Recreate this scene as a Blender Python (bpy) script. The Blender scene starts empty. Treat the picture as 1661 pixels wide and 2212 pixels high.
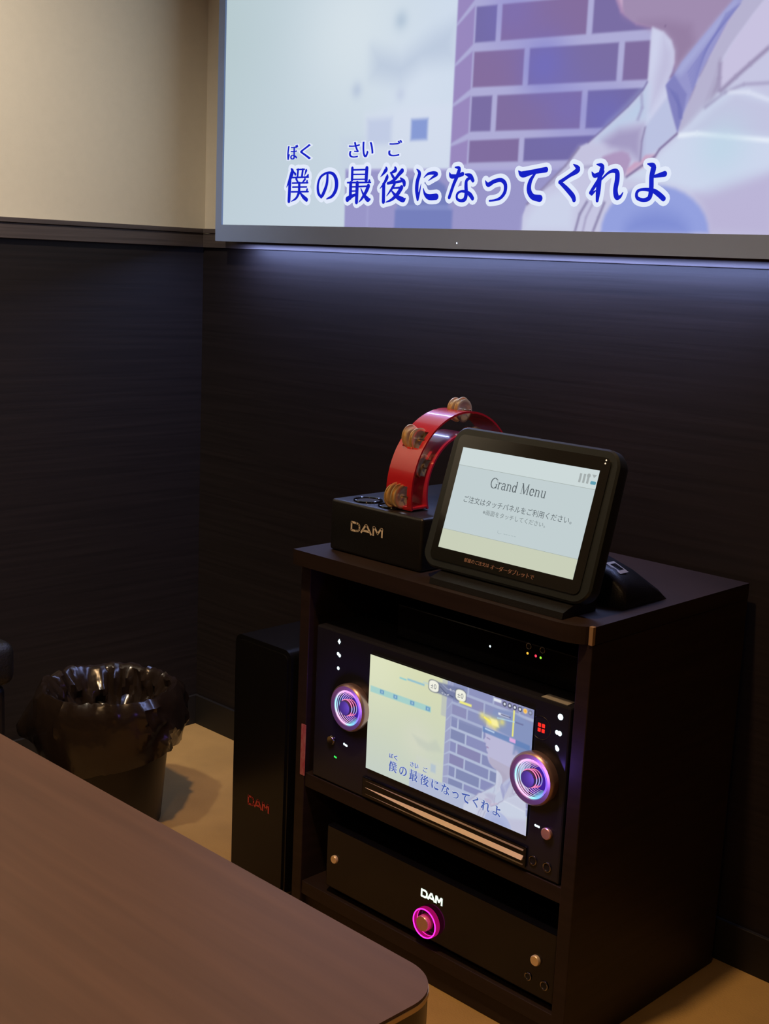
import bpy, bmesh, math, random
import numpy as np
from mathutils import Matrix, Vector, noise
PI = math.pi
SC = bpy.context.scene
COL = SC.collection
random.seed(7)

# ------------------------------------------------------------------ camera
CAM_P = (2.3274, -1.7822, 1.0878); YAW, PITCH, ROLL = -0.7722, -0.1918, 0.0438
cy, sy = math.cos(YAW), math.sin(YAW)
fw = Vector((sy*math.cos(PITCH), cy*math.cos(PITCH), math.sin(PITCH)))
rt = Vector((cy, -sy, 0)); up = rt.cross(fw)
c_, s_ = math.cos(ROLL), math.sin(ROLL)
rt2, up2 = c_*rt + s_*up, -s_*rt + c_*up
cam = bpy.data.cameras.new('camera'); co = bpy.data.objects.new('camera', cam); COL.objects.link(co)
m = Matrix((rt2, up2, -fw)).transposed().to_4x4(); m.translation = Vector(CAM_P); co.matrix_world = m
cam.sensor_fit = 'VERTICAL'; cam.sensor_height = 36; cam.sensor_width = 27.03; cam.lens = 36*2789.64/2212
cam.clip_start = 0.02
SC.camera = co
SC.view_settings.view_transform = 'Standard'; SC.view_settings.look = 'None'
SC.view_settings.gamma = 1; SC.view_settings.exposure = 0.0; SC.view_settings.use_curve_mapping = False
w = bpy.data.worlds.new('world'); SC.world = w; w.use_nodes = True
w.node_tree.nodes['Background'].inputs[0].default_value = (0.01, 0.01, 0.012, 1)
w.node_tree.nodes['Background'].inputs[1].default_value = 0.2

# ------------------------------------------------------------------ lights
LAMPS = []   # (x, y, power, colour, spot angle)
def downlight(x, y, power, col, size=0.05, angle=150, blend=0.6, aim=None):
    l = bpy.data.lights.new('downlight_lamp', 'SPOT'); l.energy = power; l.color = col
    l.spot_size = math.radians(angle); l.spot_blend = blend; l.shadow_soft_size = size
    o = bpy.data.objects.new('downlight_lamp', l); COL.objects.link(o); o.location = (x, y, 2.37)
    if aim: o.rotation_euler = (Vector(aim) - o.location).to_track_quat('-Z', 'Y').to_euler()
    LAMPS.append((x, y))
WARM = (1.0, 0.62, 0.30)
downlight(1.27, -1.12, 92, WARM, 0.05, 105, 0.7)
downlight(0.80, -1.45, 190, (1.0, 0.87, 0.68), 0.05, 74, 1.0, aim=(0.0, -1.05, 1.45))
downlight(2.3, -2.6, 40, WARM, 0.05, 140, 0.8)  # added fill lamp, puts warm light on the equipment fronts
# added lamp under the television, standing in for the screen's bloom on the wall
l = bpy.data.lights.new('added_glow_lamp', 'AREA'); l.shape = 'RECTANGLE'; l.size = 1.24; l.size_y = 0.014
l.energy = 4.3; l.color = (0.38, 0.48, 1.0)
o = bpy.data.objects.new('added_glow_lamp', l); COL.objects.link(o); o.location = (0.775, -0.041, 1.104)
o.rotation_euler = (math.radians(12), 0, 0)

# ------------------------------------------------------------------ materials
def srgb(c):
    return tuple(((v/255)/12.92 if v/255 <= .04045 else ((v/255+.055)/1.055)**2.4) for v in c)
MATS = {}
def mat(name, col, rough=0.5, metal=0.0, noise_amt=0.0, nscale=(30, 30, 30), bump=0.0, coat=0.0, spec=0.5, trans=0.0, alpha=1.0, col2=None, bscale=None):
    if name in MATS: return MATS[name]
    m = bpy.data.materials.new(name); m.use_nodes = True; nt = m.node_tree; b = nt.nodes['Principled BSDF']
    b.inputs['Base Color'].default_value = (*col, 1); b.inputs['Roughness'].default_value = rough
    b.inputs['Metallic'].default_value = metal; b.inputs['Coat Weight'].default_value = coat; b.inputs['Coat Roughness'].default_value = 0.04
    b.inputs['Specular IOR Level'].default_value = spec; b.inputs['Transmission Weight'].default_value = trans
    b.inputs['Alpha'].default_value = alpha
    tc = nt.nodes.new('ShaderNodeTexCoord'); mp = nt.nodes.new('ShaderNodeMapping'); mp.inputs['Scale'].default_value = nscale
    nz = nt.nodes.new('ShaderNodeTexNoise'); nz.inputs['Scale'].default_value = 1.0; nz.inputs['Detail'].default_value = 6
    nt.links.new(tc.outputs['Object'], mp.inputs['Vector']); nt.links.new(mp.outputs[0], nz.inputs['Vector'])
    if noise_amt > 0:
        mx = nt.nodes.new('ShaderNodeMix'); mx.data_type = 'RGBA'
        c2 = col2 or tuple(v*(1-noise_amt) for v in col)
        mx.inputs[6].default_value = (*c2, 1); mx.inputs[7].default_value = (*[min(1, v*(1+noise_amt*.5)) for v in col], 1)
        rp = nt.nodes.new('ShaderNodeMapRange'); rp.inputs[1].default_value = .3; rp.inputs[2].default_value = .7
        nt.links.new(nz.outputs[0], rp.inputs[0]); nt.links.new(rp.outputs[0], mx.inputs[0]); nt.links.new(mx.outputs[2], b.inputs['Base Color'])
    if bump > 0:
        bp = nt.nodes.new('ShaderNodeBump'); bp.inputs['Strength'].default_value = bump; bp.inputs['Distance'].default_value = 0.002
        src = nz
        if bscale:
            src = nt.nodes.new('ShaderNodeTexNoise'); src.inputs['Scale'].default_value = bscale; nt.links.new(tc.outputs['Object'], src.inputs['Vector'])
        nt.links.new(src.outputs[0], bp.inputs['Height']); nt.links.new(bp.outputs[0], b.inputs['Normal'])
    MATS[name] = m; return m
def emat(name, col, s=1.0):
    if name in MATS: return MATS[name]
    m = bpy.data.materials.new(name); m.use_nodes = True; nt = m.node_tree
    for n in list(nt.nodes): nt.nodes.remove(n)
    e = nt.nodes.new('ShaderNodeEmission'); e.inputs[0].default_value = (*col, 1); e.inputs[1].default_value = s
    o = nt.nodes.new('ShaderNodeOutputMaterial'); nt.links.new(e.outputs[0], o.inputs[0]); MATS[name] = m; return m
def vmat(name, s=1.0):
    m = bpy.data.materials.new(name); m.use_nodes = True; nt = m.node_tree
    for n in list(nt.nodes): nt.nodes.remove(n)
    a = nt.nodes.new('ShaderNodeAttribute'); a.attribute_name = 'pic'
    e = nt.nodes.new('ShaderNodeEmission'); e.inputs[1].default_value = s
    o = nt.nodes.new('ShaderNodeOutputMaterial'); nt.links.new(a.outputs['Color'], e.inputs[0]); nt.links.new(e.outputs[0], o.inputs[0]); return m

M_WOODH = mat('dark_wood_panel', (0.0135, 0.0100, 0.0100), 0.5, noise_amt=0.3, nscale=(3, 3, 120), bump=0.12, spec=0.35)
M_TRIM = mat('dark_wood_trim', (0.085, 0.068, 0.068), 0.5, noise_amt=0.35, nscale=(4, 4, 200), bump=0.1)
M_BEIGE = mat('beige_wallpaper', (0.72, 0.66, 0.56), 0.85, noise_amt=0.02, nscale=(60, 60, 60), bump=0.12, bscale=700)
M_CARPET = mat('tan_floor', (0.44, 0.275, 0.090), 0.8, noise_amt=0.12, nscale=(9, 9, 9), bump=0.4, bscale=300)
M_CEIL = mat('ceiling_white', (0.5, 0.47, 0.42), 0.9, noise_amt=0.05, bump=0.1)
M_BASE = mat('black_baseboard', (0.006, 0.005, 0.005), 0.6)
M_CAB = mat('cabinet_laminate', (0.022, 0.013, 0.011), 0.5, spec=0.3, noise_amt=0.3, nscale=(5, 5, 90), bump=0.08)
M_CABIN = mat('cabinet_inside_black', (0.006, 0.005, 0.006), 0.7)
M_TABLE = mat('brown_tabletop', (0.125, 0.072, 0.058), 0.42, noise_amt=0.18, nscale=(3, 60, 60), bump=0.08, spec=0.35)
M_TEDGE = mat('table_edge_band', (0.09, 0.065, 0.03), 0.3, coat=0.4)
M_GLOSS = mat('black_acrylic', (0.004, 0.004, 0.006), 0.12, spec=0.42)
M_FACE = mat('player_black_face', (0.016, 0.016, 0.024), 0.2, spec=0.35)
M_SATIN = mat('black_satin_lacquer', (0.006, 0.006, 0.007), 0.22, spec=0.3)
M_BLACK = mat('black_plastic', (0.008, 0.008, 0.009), 0.38, bump=0.15, bscale=500)
M_BLACKT = mat('tablet_black_plastic', (0.014, 0.018, 0.020), 0.35)
M_RUBBER = mat('black_leatherette', (0.010, 0.010, 0.011), 0.42, bump=0.4, bscale=260)
M_RED = mat('red_plastic', (0.44, 0.012, 0.020), 0.25, coat=0.4, trans=0.0)
M_REDD = mat('red_plastic_inner', (0.42, 0.02, 0.06), 0.22, coat=0.4)
M_BRASS = mat('brass_jingle', (0.98, 0.80, 0.48), 0.28, metal=.7, bump=0.15, bscale=90)
M_COPPER = mat('rose_gold_metal', (0.80, 0.48, 0.40), 0.32, metal=.7)
M_BEZEL = mat('dial_bezel_metal', (0.46, 0.30, 0.30), 0.38, metal=.85)
M_GOLD = mat('champagne_metal', (0.95, 0.74, 0.46), 0.38, metal=.55)
M_ROD = mat('champagne_rod', (0.98, 0.78, 0.46), 0.45, metal=.25)
M_RODD = mat('bronze_line', (0.40, 0.29, 0.18), 0.4, metal=.4)
M_CHROME = mat('chrome_dark', (0.35, 0.33, 0.32), 0.2, metal=1.0)
M_BIN = mat('bin_black_plastic', (0.006, 0.004, 0.003), 0.4)
M_STICK = mat('red_sticker', (0.36, 0.05, 0.075), 0.6, noise_amt=0.4, nscale=(300, 300, 120), col2=(0.5, .2, .2))
M_LABEL = mat('pale_print', (0.62, 0.54, 0.47), 0.5)
M_REDPR = mat('red_print', (0.60, 0.07, 0.06), 0.5)
M_PINKPR = mat('pink_print', (0.42, 0.24, 0.19), 0.6)
M_SILV = mat('silver_label', (0.42, 0.40, 0.38), 0.45, metal=0.3)

# ------------------------------------------------------------------ mesh helpers
class MB:
    def __init__(s, M=None): s.b = bmesh.new(); s.M = M
    def _fin(s, vs):
        pass
    def box(s, x0, x1, y0, y1, z0, z1, bev=0, seg=2):
        r = bmesh.ops.create_cube(s.b, size=1); vs = r['verts']
        for v in vs:
            v.co = Vector(((x0+x1)/2 + v.co.x*(x1-x0), (y0+y1)/2 + v.co.y*(y1-y0), (z0+z1)/2 + v.co.z*(z1-z0)))
        if bev > 0:
            es = list({e for v in vs for e in v.link_edges})
            bmesh.ops.bevel(s.b, geom=es, offset=bev, segments=seg, profile=.5, affect='EDGES')
        return s
    def prism(s, pts, a0, a1, plane='xy'):
        """polygon pts extruded between a0 and a1 along the remaining axis"""
        def P(p, a):
            return {'xy': (p[0], p[1], a), 'xz': (p[0], a, p[1]), 'yz': (a, p[0], p[1])}[plane]
        A = [s.b.verts.new(P(p, a0)) for p in pts]; B = [s.b.verts.new(P(p, a1)) for p in pts]
        n = len(pts); s.b.faces.new(A); s.b.faces.new(B[::-1])
        for i in range(n): s.b.faces.new((A[i], B[i], B[(i+1) % n], A[(i+1) % n]))
        return s
    def lathe(s, prof, c, axis='z', seg=32, closed=False):
        """prof: (radius, along) list"""
        rings = []
        for r, a in prof:
            ring = []
            for k in range(seg):
                t = 2*PI*k/seg; u, v = r*math.cos(t), r*math.sin(t)
                p = {'z': (u, v, a), 'y': (u, a, v), 'x': (a, u, v)}[axis]
                ring.append(s.b.verts.new((c[0]+p[0], c[1]+p[1], c[2]+p[2])))
            rings.append(ring)
        for i in range(len(rings)-1 + (1 if closed else 0)):
            A, B = rings[i], rings[(i+1) % len(rings)]
            for k in range(seg): s.b.faces.new((A[k], A[(k+1) % seg], B[(k+1) % seg], B[k]))
        if not closed:
            if prof[0][0] > 1e-5: s.b.faces.new(rings[0][::-1])
            if prof[-1][0] > 1e-5: s.b.faces.new(rings[-1])
        return s
    def torus(s, c, R, r, axis='y', seg=48, rs=8):
        return s.lathe([(R + r*math.cos(2*PI*k/rs), r*math.sin(2*PI*k/rs)) for k in range(rs)], c, axis, seg, closed=True)
    def build(s, name, material, parent=None, smooth=False, org=None):
        bmesh.ops.remove_doubles(s.b, verts=s.b.verts, dist=1e-6)
        bmesh.ops.recalc_face_normals(s.b, faces=s.b.faces)
        if s.M is not None: bmesh.ops.transform(s.b, matrix=s.M, verts=s.b.verts)
        me = bpy.data.meshes.new(name); s.b.to_mesh(me); s.b.free()
        return link(name, me, material, parent, smooth, org)
ORG = {}
def link(name, me, material, parent=None, smooth=False, org=None):
    if parent is not None: base = ORG[parent.name]
    elif org is not None: base = Vector(org)
    else:
        bb = np.empty(len(me.vertices)*3); me.vertices.foreach_get('co', bb); bb = bb.reshape(-1, 3)
        base = Vector(((bb[:, 0].min()+bb[:, 0].max())/2, (bb[:, 1].min()+bb[:, 1].max())/2, bb[:, 2].min()))
    me.transform(Matrix.Translation(-base))
    me.materials.append(material)
    if smooth:
        me.shade_smooth()
        try: me.set_sharp_from_angle(angle=math.radians(38))
        except Exception: pass
    ob = bpy.data.objects.new(name, me); COL.objects.link(ob)
    if parent is None: ob.location = base
    else: ob.parent = parent
    ORG[ob.name] = base
    return ob
def thing(name, label, cat, loc, group=None):
    e = bpy.data.objects.new(name, None); COL.objects.link(e); e.location = loc; e.empty_display_size = .05
    e['label'] = label; e['category'] = cat
    if group: e['group'] = group
    ORG[e.name] = Vector(loc); return e
def tag(o, label, cat, group=None):
    o['label'] = label; o['category'] = cat
    if group: o['group'] = group
    return o
def struct(o): o['kind'] = 'structure'; return o
def rrect(x0, x1, y0, y1, r, n=6):
    pts = []
    for cx, cy_, a in ((x1-r, y1-r, 0), (x0+r, y1-r, 90), (x0+r, y0+r, 180), (x1-r, y0+r, 270)):
        for k in range(n+1):
            t = math.radians(a + 90*k/n); pts.append((cx+r*math.cos(t), cy_+r*math.sin(t)))
    return pts

# text through the built-in font (it carries Japanese glyphs)
def text_mesh(body, offset=0.0, spacing=1.0):
    cu = bpy.data.curves.new('t', 'FONT'); cu.body = body; cu.size = 1; cu.offset = offset; cu.space_character = spacing
    cu.resolution_u = 4; cu.fill_mode = 'FRONT'
    o = bpy.data.objects.new('t', cu); COL.objects.link(o); bpy.context.view_layer.update()
    dg = bpy.context.evaluated_depsgraph_get(); me = bpy.data.meshes.new_from_object(o.evaluated_get(dg))
    bpy.data.objects.remove(o); bpy.data.curves.remove(cu)
    n = len(me.vertices); V = np.empty(n*3); me.vertices.foreach_get('co', V); V = V.reshape(-1, 3)
    F = [tuple(p.vertices) for p in me.polygons]; bpy.data.meshes.remove(me)
    return V, F
class Flat:
    """collects flat 2D outlines, placed on a plane: origin O, axes A (right), B (up)"""
    def __init__(s): s.V = []; s.F = []
    def add(s, V, F):
        o = len(s.V); s.V += [tuple(v) for v in V]; s.F += [tuple(i+o for i in f) for f in F]; return s
    def poly(s, pts): return s.add([(x, y, 0) for x, y in pts], [tuple(range(len(pts)))])
    def disc(s, x, y, r, n=16, ry=None):
        return s.poly([(x+r*math.cos(2*PI*k/n), y+(ry or r)*math.sin(2*PI*k/n)) for k in range(n)])
    def ring(s, x, y, r0, r1, n=24):
        V = [(x+r*math.cos(2*PI*k/n), y+r*math.sin(2*PI*k/n), 0) for r in (r0, r1) for k in range(n)]
        return s.add(V, [(k, (k+1) % n, n+(k+1) % n, n+k) for k in range(n)])
    def stroke(s, pts, w, wx=None):
        for (x0, y0), (x1, y1) in zip(pts[:-1], pts[1:]):
            dx, dy = x1-x0, y1-y0; L = math.hypot(dx, dy) or 1; nx, ny = -dy/L, dx/L
            k = w/2 if wx is None else (w*abs(ny) + wx*abs(nx))/2
            ex, ey = dx/L*k*.55, dy/L*k*.55
            s.poly([(x0-ex+nx*k, y0-ey+ny*k), (x0-ex-nx*k, y0-ey-ny*k), (x1+ex-nx*k, y1+ey-ny*k), (x1+ex+nx*k, y1+ey+ny*k)])
        return s
    def text(s, body, x0, x1, yc, h=None, offset=0, bold=0.0, spacing=1.0, ref=None):
        V, F = text_mesh(body, offset, spacing)
        if len(V) == 0: return s
        R = V if ref is None else ref
        mn, mx = R.min(0), R.max(0); k = (x1-x0)/(mx[0]-mn[0]); ky = k if h is None else h/(mx[1]-mn[1])
        W = np.zeros_like(V); W[:, 0] = x0 + (V[:, 0]-mn[0])*k; W[:, 1] = yc + (V[:, 1]-(mn[1]+mx[1])/2)*ky
        for d in ([0] if bold == 0 else [-1, -.33, .33, 1]):
            Q = W.copy(); Q[:, 0] += d*bold; s.add(Q, F)
        return s
    def build(s, name, material, O, A, B, parent=None, smooth=False, lift=0.0, thick=0.0):
        O = Vector(O); A = Vector(A).normalized(); B = Vector(B).normalized(); N = A.cross(B)
        if thick > 0:
            n = len(s.V); V = s.V + [(x, y, thick) for x, y, z in s.V]; F = []
            from collections import Counter
            ec = Counter(); ed = {}
            for f in s.F:
                for i in range(len(f)):
                    a, b = f[i], f[(i+1) % len(f)]; ec[frozenset((a, b))] += 1; ed[frozenset((a, b))] = (a, b)
            F = [f for f in s.F] + [tuple(i+n for i in f) for f in s.F]
            F += [(a, b, b+n, a+n) for k, (a, b) in ed.items() if ec[k] == 1]
        else: V, F = s.V, s.F
        P = [O + A*x + B*y + N*(z+lift) for x, y, z in V]
        me = bpy.data.meshes.new(name); me.from_pydata(P, [], F); me.update()
        return link(name, me, material, parent, smooth)
X, Z = (1, 0, 0), (0, 0, 1)

# the wide three letter wordmark, as flat strokes in a box of w x h
def wordmark(fl, x0, y0, w, h, t=0.22):
    k = w/3.55; T = t*h
    def S(pts, dx): fl.stroke([(x0+(dx+px)*k, y0+T/2+py*(h-T)) for px, py in pts], T)
    S([(0.1, 0), (0.1, 1), (0.62, 1), (0.85, .93), (0.98, .72), (0.98, .28), (0.85, .07), (0.62, 0), (0.1, 0)], 0)
    S([(0, 0), (0.46, 1), (0.60, 1), (1.08, 0)], 1.18); S([(0.22, .28), (0.86, .28)], 1.18)
    S([(0.05, 0), (0.05, 1), (0.18, 1), (0.52, .30), (0.86, 1), (0.98, 1), (0.98, 0)], 2.45)
    return fl

# ------------------------------------------------------------------ room shell
RX, RY, RZ = 3.5, -3.6, 2.4
struct(MB().box(-.1, RX+.1, RY-.1, .1, -.08, 0).build('floor', M_CARPET))
struct(MB().box(-.1, RX+.1, RY-.1, .1, RZ, RZ+.08).build('ceiling', M_CEIL))
def wall(name, a, b, c, d):
    return struct(MB().box(a, b, c, d, 0, RZ).build(name, M_BEIGE))
wl = wall('wall_left', -.10, -.012, RY, .1)
MB().box(-.012, 0, RY, 0, 0.0, 1.100).build('wainscot_panel', M_WOODH, wl)
wf = wall('wall_front', -.012, RX, .012, .10)
MB().box(0.0, RX, 0, .012, 0.0, 1.100).build('wainscot_panel', M_WOODH, wf)
wr = wall('wall_right', RX, RX+.1, RY, .1)
MB().box(RX-.01, RX, RY, 0, 0.0, 1.100).build('wainscot_panel', M_WOODH, wr)
wb = wall('wall_back', -.1, RX+.1, RY-.1, RY)
MB().box(0, RX, RY, RY+.01, 0.0, 1.100).build('wainscot_panel', M_WOODH, wb)
# chair rails: a flat board with a thin lip on top
t1 = struct(MB().box(-.012, .008, RY, .0, 1.100, 1.130, .001).build('trim_1', M_TRIM))
MB().box(-.012, .011, RY, .0, 1.1305, 1.140, .001).build('cap_strip', M_TRIM, t1)
t2 = struct(MB().box(.008, RX, -.008, .012, 1.100, 1.130, .001).build('trim_2', M_TRIM))
MB().box(.011, RX, -.011, .012, 1.1305, 1.140, .001).build('cap_strip', M_TRIM, t2)
struct(MB().box(0, .008, RY, 0, 0, .070, .001).build('baseboard_left', M_BASE))
struct(MB().box(.008, RX, -.008, 0, 0, .070, .001).build('baseboard_front', M_BASE))
for i, (lx, ly) in enumerate(LAMPS):
    d = thing('ceiling_downlight', ('round recessed ceiling downlight above the near end of the brown table',
        'round recessed ceiling downlight beside the left wall', 'added round ceiling downlight near the back of the room, for fill')[i], 'downlight', (lx, ly, 2.385))
    MB().lathe([(.052, 2.399), (.075, 2.399), (.075, 2.392), (.055, 2.388), (.052, 2.392)], (lx, ly, 0), 'z', 32, closed=True).build('trim_ring', M_CHROME, d, True)
    MB().lathe([(0, 2.398), (.050, 2.398), (.050, 2.394), (0, 2.394)], (lx, ly, 0), 'z', 24).build('diffuser', emat('lamp_glow', (1, .75, .5), 4), d)

# ------------------------------------------------------------------ the picture shown on the television and the player
STROKES = [[(0.1696, 0.1548, 0.0022), (0.1723, 0.1469, 0.0066), (0.1673, 0.1267, 0.0054), (0.1599, 0.1053, 0.001)], [(0.1674, 0.1222, 0.0057), (0.1664, 0.0678, 0.0057)], [(0.186, 0.1521, 0.0035), (0.1849, 0.1319, 0.0035)], [(0.1969, 0.1518, 0.0037), (0.1954, 0.1339, 0.0038)], [(0.1828, 0.1524, 0.0019), (0.2009, 0.1528, 0.0019)], [(0.1746, 0.1491, 0.0013), (0.1798, 0.1399, 0.0038)], [(0.2049, 0.1493, 0.004), (0.2014, 0.136, 0.0012)], [(0.1731, 0.1311, 0.0022), (0.2106, 0.1316, 0.0022)], [(0.2096, 0.1369, 0.0031), (0.2053, 0.1317, 0.0019)], [(0.1821, 0.1275, 0.0035), (0.1868, 0.1173, 0.0028)], [(0.2026, 0.126, 0.0034), (0.197, 0.1176, 0.0019)], [(0.1731, 0.1162, 0.0021), (0.2096, 0.1165, 0.002)], [(0.2076, 0.121, 0.0031), (0.2058, 0.1159, 0.0019)], [(0.1742, 0.1054, 0.0021), (0.207, 0.1053, 0.002)], [(0.1717, 0.0927, 0.0022), (0.2112, 0.093, 0.0022)], [(0.2082, 0.0986, 0.0034), (0.2064, 0.0928, 0.0019)], [(0.1896, 0.115, 0.0047), (0.1898, 0.0925, 0.0047)], [(0.1902, 0.0925, 0.005), (0.1834, 0.0757, 0.0035), (0.1718, 0.0667, 0.001)], [(0.1914, 0.0914, 0.0019), (0.1999, 0.079, 0.005), (0.2079, 0.0711, 0.0053)], [(0.2536, 0.138, 0.0039), (0.2525, 0.1117, 0.0049), (0.2448, 0.0854, 0.0052), (0.2402, 0.0788, 0.0034)], [(0.2412, 0.0777, 0.0034), (0.2342, 0.0899, 0.0046), (0.2329, 0.1121, 0.004), (0.2388, 0.1318, 0.0034), (0.2535, 0.142, 0.003), (0.2666, 0.1377, 0.0045), (0.2738, 0.1201, 0.0063), (0.2733, 0.0983, 0.006), (0.2655, 0.0809, 0.0042), (0.2536, 0.0734, 0.0018)], [(0.3076, 0.1521, 0.0044), (0.3078, 0.1227, 0.0044)], [(0.3077, 0.1478, 0.0021), (0.3376, 0.1478, 0.002)], [(0.3384, 0.1512, 0.0055), (0.3379, 0.121, 0.0055)], [(0.3086, 0.1362, 0.0018), (0.3353, 0.1359, 0.0017)], [(0.309, 0.1233, 0.0018), (0.3349, 0.1232, 0.0017)], [(0.2981, 0.1153, 0.0021), (0.3474, 0.1151, 0.002)], [(0.3447, 0.1196, 0.0035), (0.343, 0.1154, 0.0023)], [(0.3052, 0.1141, 0.0053), (0.3054, 0.0763, 0.0053)], [(0.3192, 0.1139, 0.0056), (0.3191, 0.065, 0.0056)], [(0.306, 0.104, 0.0019), (0.3186, 0.1042, 0.0019)], [(0.3064, 0.0932, 0.0019), (0.318, 0.0935, 0.0019)], [(0.2994, 0.0724, 0.0069), (0.3068, 0.0789, 0.005), (0.3192, 0.0853, 0.0027)], [(0.323, 0.1046, 0.0021), (0.3434, 0.1056, 0.002)], [(0.343, 0.1056, 0.0058), (0.3385, 0.0911, 0.0052), (0.3302, 0.074, 0.0035), (0.3238, 0.0644, 0.0009)], [(0.3273, 0.0998, 0.0015), (0.3335, 0.0843, 0.0035), (0.3423, 0.0719, 0.0061), (0.3471, 0.0719, 0.0029)], [(0.3782, 0.152, 0.0023), (0.3784, 0.1464, 0.0054), (0.3727, 0.136, 0.0031), (0.3678, 0.1288, 0.0009)], [(0.3814, 0.1322, 0.0028), (0.3808, 0.126, 0.0051), (0.3753, 0.1118, 0.0034), (0.3674, 0.0993, 0.0009)], [(0.3748, 0.1097, 0.0054), (0.3756, 0.0659, 0.0054)], [(0.3965, 0.1514, 0.0028), (0.3974, 0.1443, 0.0051), (0.388, 0.1377, 0.0017)], [(0.388, 0.1383, 0.0025), (0.3935, 0.1278, 0.0037), (0.397, 0.1219, 0.0028)], [(0.4109, 0.1427, 0.0059), (0.4042, 0.1331, 0.0048), (0.3962, 0.1208, 0.0037), (0.3833, 0.1121, 0.0026)], [(0.383, 0.1121, 0.0034), (0.3965, 0.114, 0.0031), (0.4106, 0.117, 0.0031)], [(0.4082, 0.1247, 0.002), (0.4152, 0.1157, 0.0053), (0.4165, 0.1074, 0.0045)], [(0.3969, 0.1104, 0.0039), (0.3919, 0.099, 0.0037), (0.382, 0.0806, 0.0011)], [(0.3944, 0.1, 0.002), (0.4104, 0.1012, 0.0028)], [(0.4112, 0.1012, 0.0059), (0.4042, 0.0859, 0.0053), (0.3929, 0.0717, 0.0037), (0.3803, 0.0644, 0.0011)], [(0.3907, 0.0944, 0.0017), (0.401, 0.0797, 0.0048), (0.4148, 0.0706, 0.0062), (0.4194, 0.0733, 0.0022)], [(0.4396, 0.1457, 0.0012), (0.4454, 0.1355, 0.005), (0.4419, 0.1151, 0.0055), (0.4415, 0.0938, 0.0055), (0.4441, 0.0706, 0.0033)], [(0.4443, 0.0724, 0.0036), (0.447, 0.0902, 0.0026), (0.4494, 0.1093, 0.0007)], [(0.4542, 0.1246, 0.0009), (0.4622, 0.1338, 0.0031), (0.4733, 0.1356, 0.0042), (0.4789, 0.1323, 0.004), (0.4722, 0.126, 0.003), (0.4636, 0.1174, 0.0009)], [(0.4541, 0.0981, 0.0012), (0.4578, 0.0847, 0.0038), (0.4658, 0.0773, 0.0068), (0.4796, 0.0779, 0.0075)], [(0.5125, 0.148, 0.0016), (0.5201, 0.145, 0.0045), (0.5176, 0.1292, 0.0052), (0.5112, 0.1069, 0.0046), (0.5043, 0.076, 0.0044)], [(0.5026, 0.1353, 0.0014), (0.5061, 0.1268, 0.005), (0.517, 0.1272, 0.0043), (0.5268, 0.1316, 0.005)], [(0.5315, 0.1311, 0.0016), (0.5409, 0.1266, 0.0054), (0.5463, 0.1157, 0.0045)], [(0.5423, 0.1232, 0.0034), (0.535, 0.1165, 0.0041), (0.5342, 0.1031, 0.005), (0.5353, 0.0859, 0.0052), (0.5333, 0.0721, 0.0052), (0.5261, 0.068, 0.0034), (0.519, 0.073, 0.0034), (0.519, 0.0843, 0.0032), (0.5259, 0.0906, 0.0027), (0.5359, 0.0885, 0.0038), (0.5427, 0.082, 0.0052), (0.5473, 0.0734, 0.0047)], [(0.5686, 0.1149, 0.0011), (0.5737, 0.1055, 0.0051), (0.5841, 0.113, 0.0046), (0.5959, 0.1159, 0.0046), (0.6035, 0.1067, 0.005), (0.6038, 0.0887, 0.0046), (0.5971, 0.0749, 0.0037), (0.5872, 0.0694, 0.0024), (0.5778, 0.0679, 0.0022)], [(0.625, 0.1362, 0.0012), (0.6321, 0.1282, 0.0068), (0.6493, 0.1332, 0.0053), (0.6706, 0.1376, 0.006)], [(0.6536, 0.1301, 0.0023), (0.6461, 0.1133, 0.005), (0.6445, 0.0928, 0.0062), (0.6511, 0.0773, 0.0064), (0.6634, 0.0731, 0.0076)], [(0.7143, 0.1479, 0.0014), (0.7219, 0.1365, 0.0059), (0.7084, 0.1227, 0.0039), (0.6943, 0.109, 0.0043)], [(0.694, 0.1097, 0.0037), (0.7058, 0.0944, 0.0051), (0.7161, 0.0787, 0.0056), (0.7189, 0.0694, 0.0048)], [(0.7504, 0.1467, 0.0014), (0.7587, 0.1418, 0.0052), (0.7561, 0.1177, 0.0057), (0.7553, 0.0894, 0.006), (0.7548, 0.068, 0.0038)], [(0.7435, 0.1306, 0.0011), (0.7487, 0.1222, 0.0047), (0.7608, 0.131, 0.0033)], [(0.7608, 0.1295, 0.003), (0.7514, 0.1047, 0.0041), (0.7435, 0.0851, 0.0036)], [(0.7456, 0.0825, 0.0036), (0.751, 0.0894, 0.0016)], [(0.7583, 0.1128, 0.0019), (0.7699, 0.1292, 0.003), (0.7806, 0.1308, 0.0051), (0.7827, 0.1149, 0.0059), (0.7812, 0.0913, 0.0057), (0.784, 0.0757, 0.0059), (0.7892, 0.0766, 0.0032), (0.7926, 0.0854, 0.0011)], [(0.8253, 0.1451, 0.0013), (0.8339, 0.1394, 0.0062), (0.8325, 0.118, 0.0055), (0.8333, 0.0928, 0.0055), (0.8317, 0.0742, 0.005), (0.8233, 0.069, 0.0039), (0.8141, 0.0739, 0.0037), (0.8134, 0.0862, 0.0034), (0.8207, 0.0915, 0.0029), (0.8352, 0.0892, 0.0044), (0.8441, 0.0817, 0.0054), (0.8518, 0.072, 0.0054)], [(0.8367, 0.1188, 0.0031), (0.8506, 0.1235, 0.0059)]]
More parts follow.
